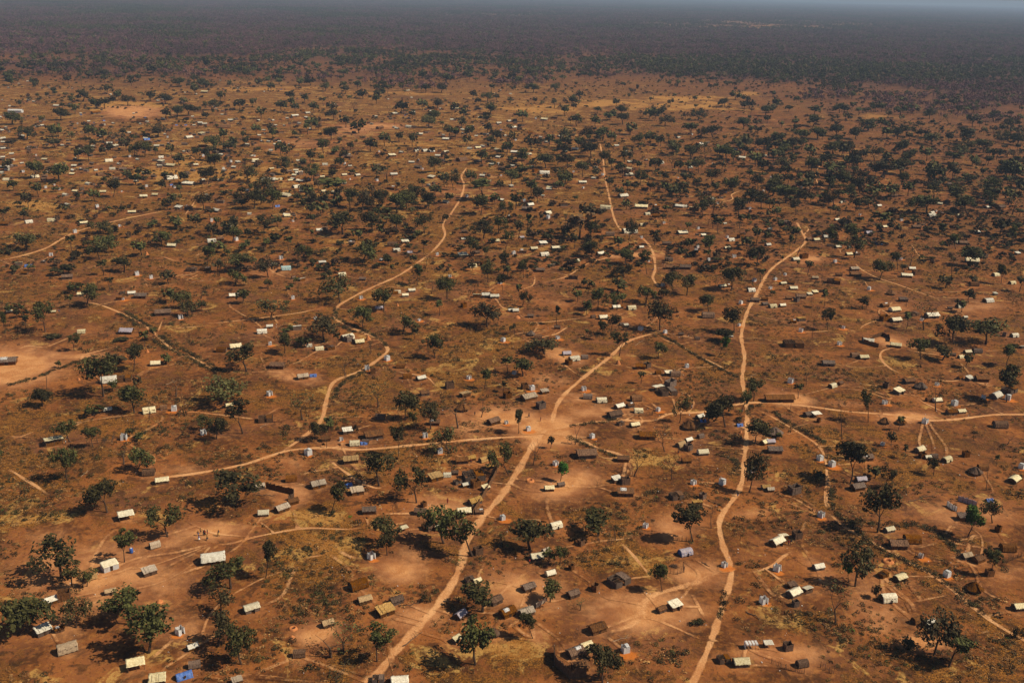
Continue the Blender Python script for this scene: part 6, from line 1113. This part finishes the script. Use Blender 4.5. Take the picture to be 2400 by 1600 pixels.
belt = np.clip(1 - abs(V - (150 + np.clip((U - 1400) * .03, 0, 30))) / 34, 0, 1) * .33 + np.clip(1 - abs(V - 20) / 18, 0, 1) * .2
gn = gn + belt - .04
idx = np.where(gn < .46, rng.integers(0, 2, len(gn)), np.where(gn < .60, 2, np.where(gn < .72, 4, 3)))
idx = np.where(fldm > .1, 4, idx); rs_ = rng.uniform(.85, 1.2, len(gn))
FX, FY = np.meshgrid(np.arange(-130, 131) * 115.0, 15500 + np.arange(95) * 115.0); FX = FX.ravel() + rng.uniform(-30, 30, FX.size); FY = FY.ravel() + rng.uniform(-30, 30, FY.size)
FU, FV = topix(FX, FY); kp = (FU > -60) & (FU < 2460); FX, FY = FX[kp], FY[kp]; ng_ = vnoise(FX, FY, 1500, 10)
GX, GY = np.concatenate([GX, FX]), np.concatenate([GY, FY]); idx = np.concatenate([idx, np.where(ng_ < .5, rng.integers(0, 3, len(FX)), 3)]); sxy = np.concatenate([rs_, np.full(len(FX), 2.3)]); sz_ = np.concatenate([rs_, np.full(len(FX), 1.2)]); gn = sxy
scatter('woodland', np.stack([GX, GY, np.zeros_like(GX)], 1), idx, rng.integers(0, 4, len(gn)) * 1.5708 + rng.uniform(-.2, .2, len(gn)), np.stack([sxy, sxy, sz_], 1), PK, 'brown and green dry woodland stretching to the horizon', 'woodland')
# grass tufts and low scrub over the near ground
def tuft(seed, mat, n, sz, r, flat=.6):
    random.seed(seed); mb = MB(); leaf_cloud(mb, (0, 0, r * .35), r, n, sz, flat, .5); mb.v = [(x, y, max(0.0, z)) for x, y, z in mb.v]; return mb.mesh('tuft', [M[mat]], tone=True)
TP = [tuft(1, 'tuft', 16, .14, .35), tuft(2, 'tuft', 22, .13, .5, .45), tuft(3, 'scrub', 30, .15, .5, .7), tuft(4, 'scrub', 46, .16, .8, .6), tuft(5, 'leaf', 40, .14, .6, .8), tuft(6, 'leaf_v', 24, .12, .4, .8)]
N1 = 330000; Yv = 150 * (1150 / 150.0) ** rng.random(N1); Xv = (rng.random(N1) - .5) * 1.18 * (Yv + 60)
keep = rng.random(N1) < np.clip((Yv / 480.0) ** 1.2, .24, .9); Xv, Yv = Xv[keep], Yv[keep]
z = zones(Xv, Yv); ns = vnoise(Xv, Yv, 22, 5) * .5 + vnoise(Xv, Yv, 7, 6) * .5; n5 = vnoise(Xv, Yv, 90, 12)
p = np.clip((ns - .40) * 3.2 + z[1] * .25 - z[0] * 1.3 + z[3] * .3, 0, 1)
for C, wid in TRACK_PTS:
    lo = C.min(0) - 6; hi = C.max(0) + 6; m_ = np.where((Xv > lo[0]) & (Xv < hi[0]) & (Yv > lo[1]) & (Yv < hi[1]))[0]
    for c in C[::2]:
        d2 = (Xv[m_] - c[0]) ** 2 + (Yv[m_] - c[1]) ** 2; p[m_[d2 < (wid * .62 + .3) ** 2]] = 0
keep = rng.random(len(p)) < p; Xv, Yv, n5 = Xv[keep], Yv[keep], n5[keep]; n = len(Xv)
r0 = rng.random(n); idx = np.where(r0 < .40, 0, np.where(r0 < .66, 1, np.where(r0 < .88, 2, np.where(r0 < .97, 3, np.where(r0 < .997, 4, 5)))))
sc_ = rng.uniform(.45, 1.35, n) * np.where(rng.random(n) < .04, 1.7, 1)
TX, TY, TI, TS = list(Xv), list(Yv), list(idx), list(sc_)
for tile, hw, dn, s in ROWS:
    C = smooth_poly([ground(*p_) for p_ in pts_of(tile, s)], .8)
    for c in C:
        for _ in range(int(dn * .8 / 1.5) + 1):
            TX.append(c.x + random.gauss(0, hw * .55)); TY.append(c.y + random.gauss(0, hw * .8)); TI.append(random.choice((2, 3, 2, 1, 0))); TS.append(random.uniform(.6, 1.3))
for cx, cy, rx, ry, nn_ in ((730, 1375, 70, 50, 150), (2080, 1500, 160, 50, 260), (1960, 1440, 90, 40, 150), (640, 1330, 50, 40, 60), (1330, 1210, 40, 20, 40), (820, 905, 40, 30, 90), (1640, 870, 70, 15, 100), (2150, 1130, 120, 30, 120), (470, 1062, 25, 8, 60), (1100, 1300, 60, 40, 60), (1260, 870, 70, 25, 60), (1960, 920, 80, 14, 70), (80, 1180, 80, 15, 60)):
    for _ in range(int(nn_ * .9)):
        g = ground((cx + random.gauss(0, rx * .55)) / .98, (cy + random.gauss(0, ry * .55)) / .98); TX.append(g.x); TY.append(g.y); TI.append(random.choice((2, 3, 1, 0, 4, 5 if random.random() < .2 else 2))); TS.append(random.uniform(.45, 1.15))
n = len(TX); TS = np.array(TS)
scatter('grass_tufts', np.stack([TX, TY, np.zeros(n)], 1), TI, rng.uniform(0, 6.28, n), np.stack([TS, TS, TS * rng.uniform(.6, 1.1, n)], 1), TP, 'dry grass tufts and low dark scrub across the red ground', 'grass')
# pale litter and stones
mb = MB(); random.seed(77)
cand = [h for h in HG if h[5] > 560]
for _ in range(1500):
    h = random.choice(cand); r = abs(random.gauss(0, 7)); a = random.uniform(0, 6.28); s = random.uniform(.05, .22)
    mb.box((h[1].x + r * math.cos(a), h[1].y + r * math.sin(a), .1 + s * .2), (s, s * random.uniform(.5, 1.5), s * .5), a, random.choice((0, 0, 1)), s * .2)
tag(link('litter', mb.mesh('litter', [M['white'], M['pole']])), 'pale scraps, stones and litter strewn round the shelters', 'litter', kind='stuff')
# ------------------------------------------------------------------ haze
hz = bpy.data.materials.new('haze_air'); hz.use_nodes = True; nt = hz.node_tree; nt.nodes.clear()
out = nt.nodes.new('ShaderNodeOutputMaterial'); pv = nt.nodes.new('ShaderNodeVolumePrincipled'); pv.inputs['Color'].default_value = (.52, .70, 1.0, 1); pv.inputs['Density'].default_value = 7.5e-5; pv.inputs['Anisotropy'].default_value = 0.0
nt.links.new(pv.outputs[0], out.inputs['Volume'])
mb = MB(); mb.box((0, 12000, 79), (56000, 30000, 160)); o = link('haze', mb.mesh('haze', [hz])); tag(o, 'faint bluish haze over the far woodland', 'haze', kind='stuff')
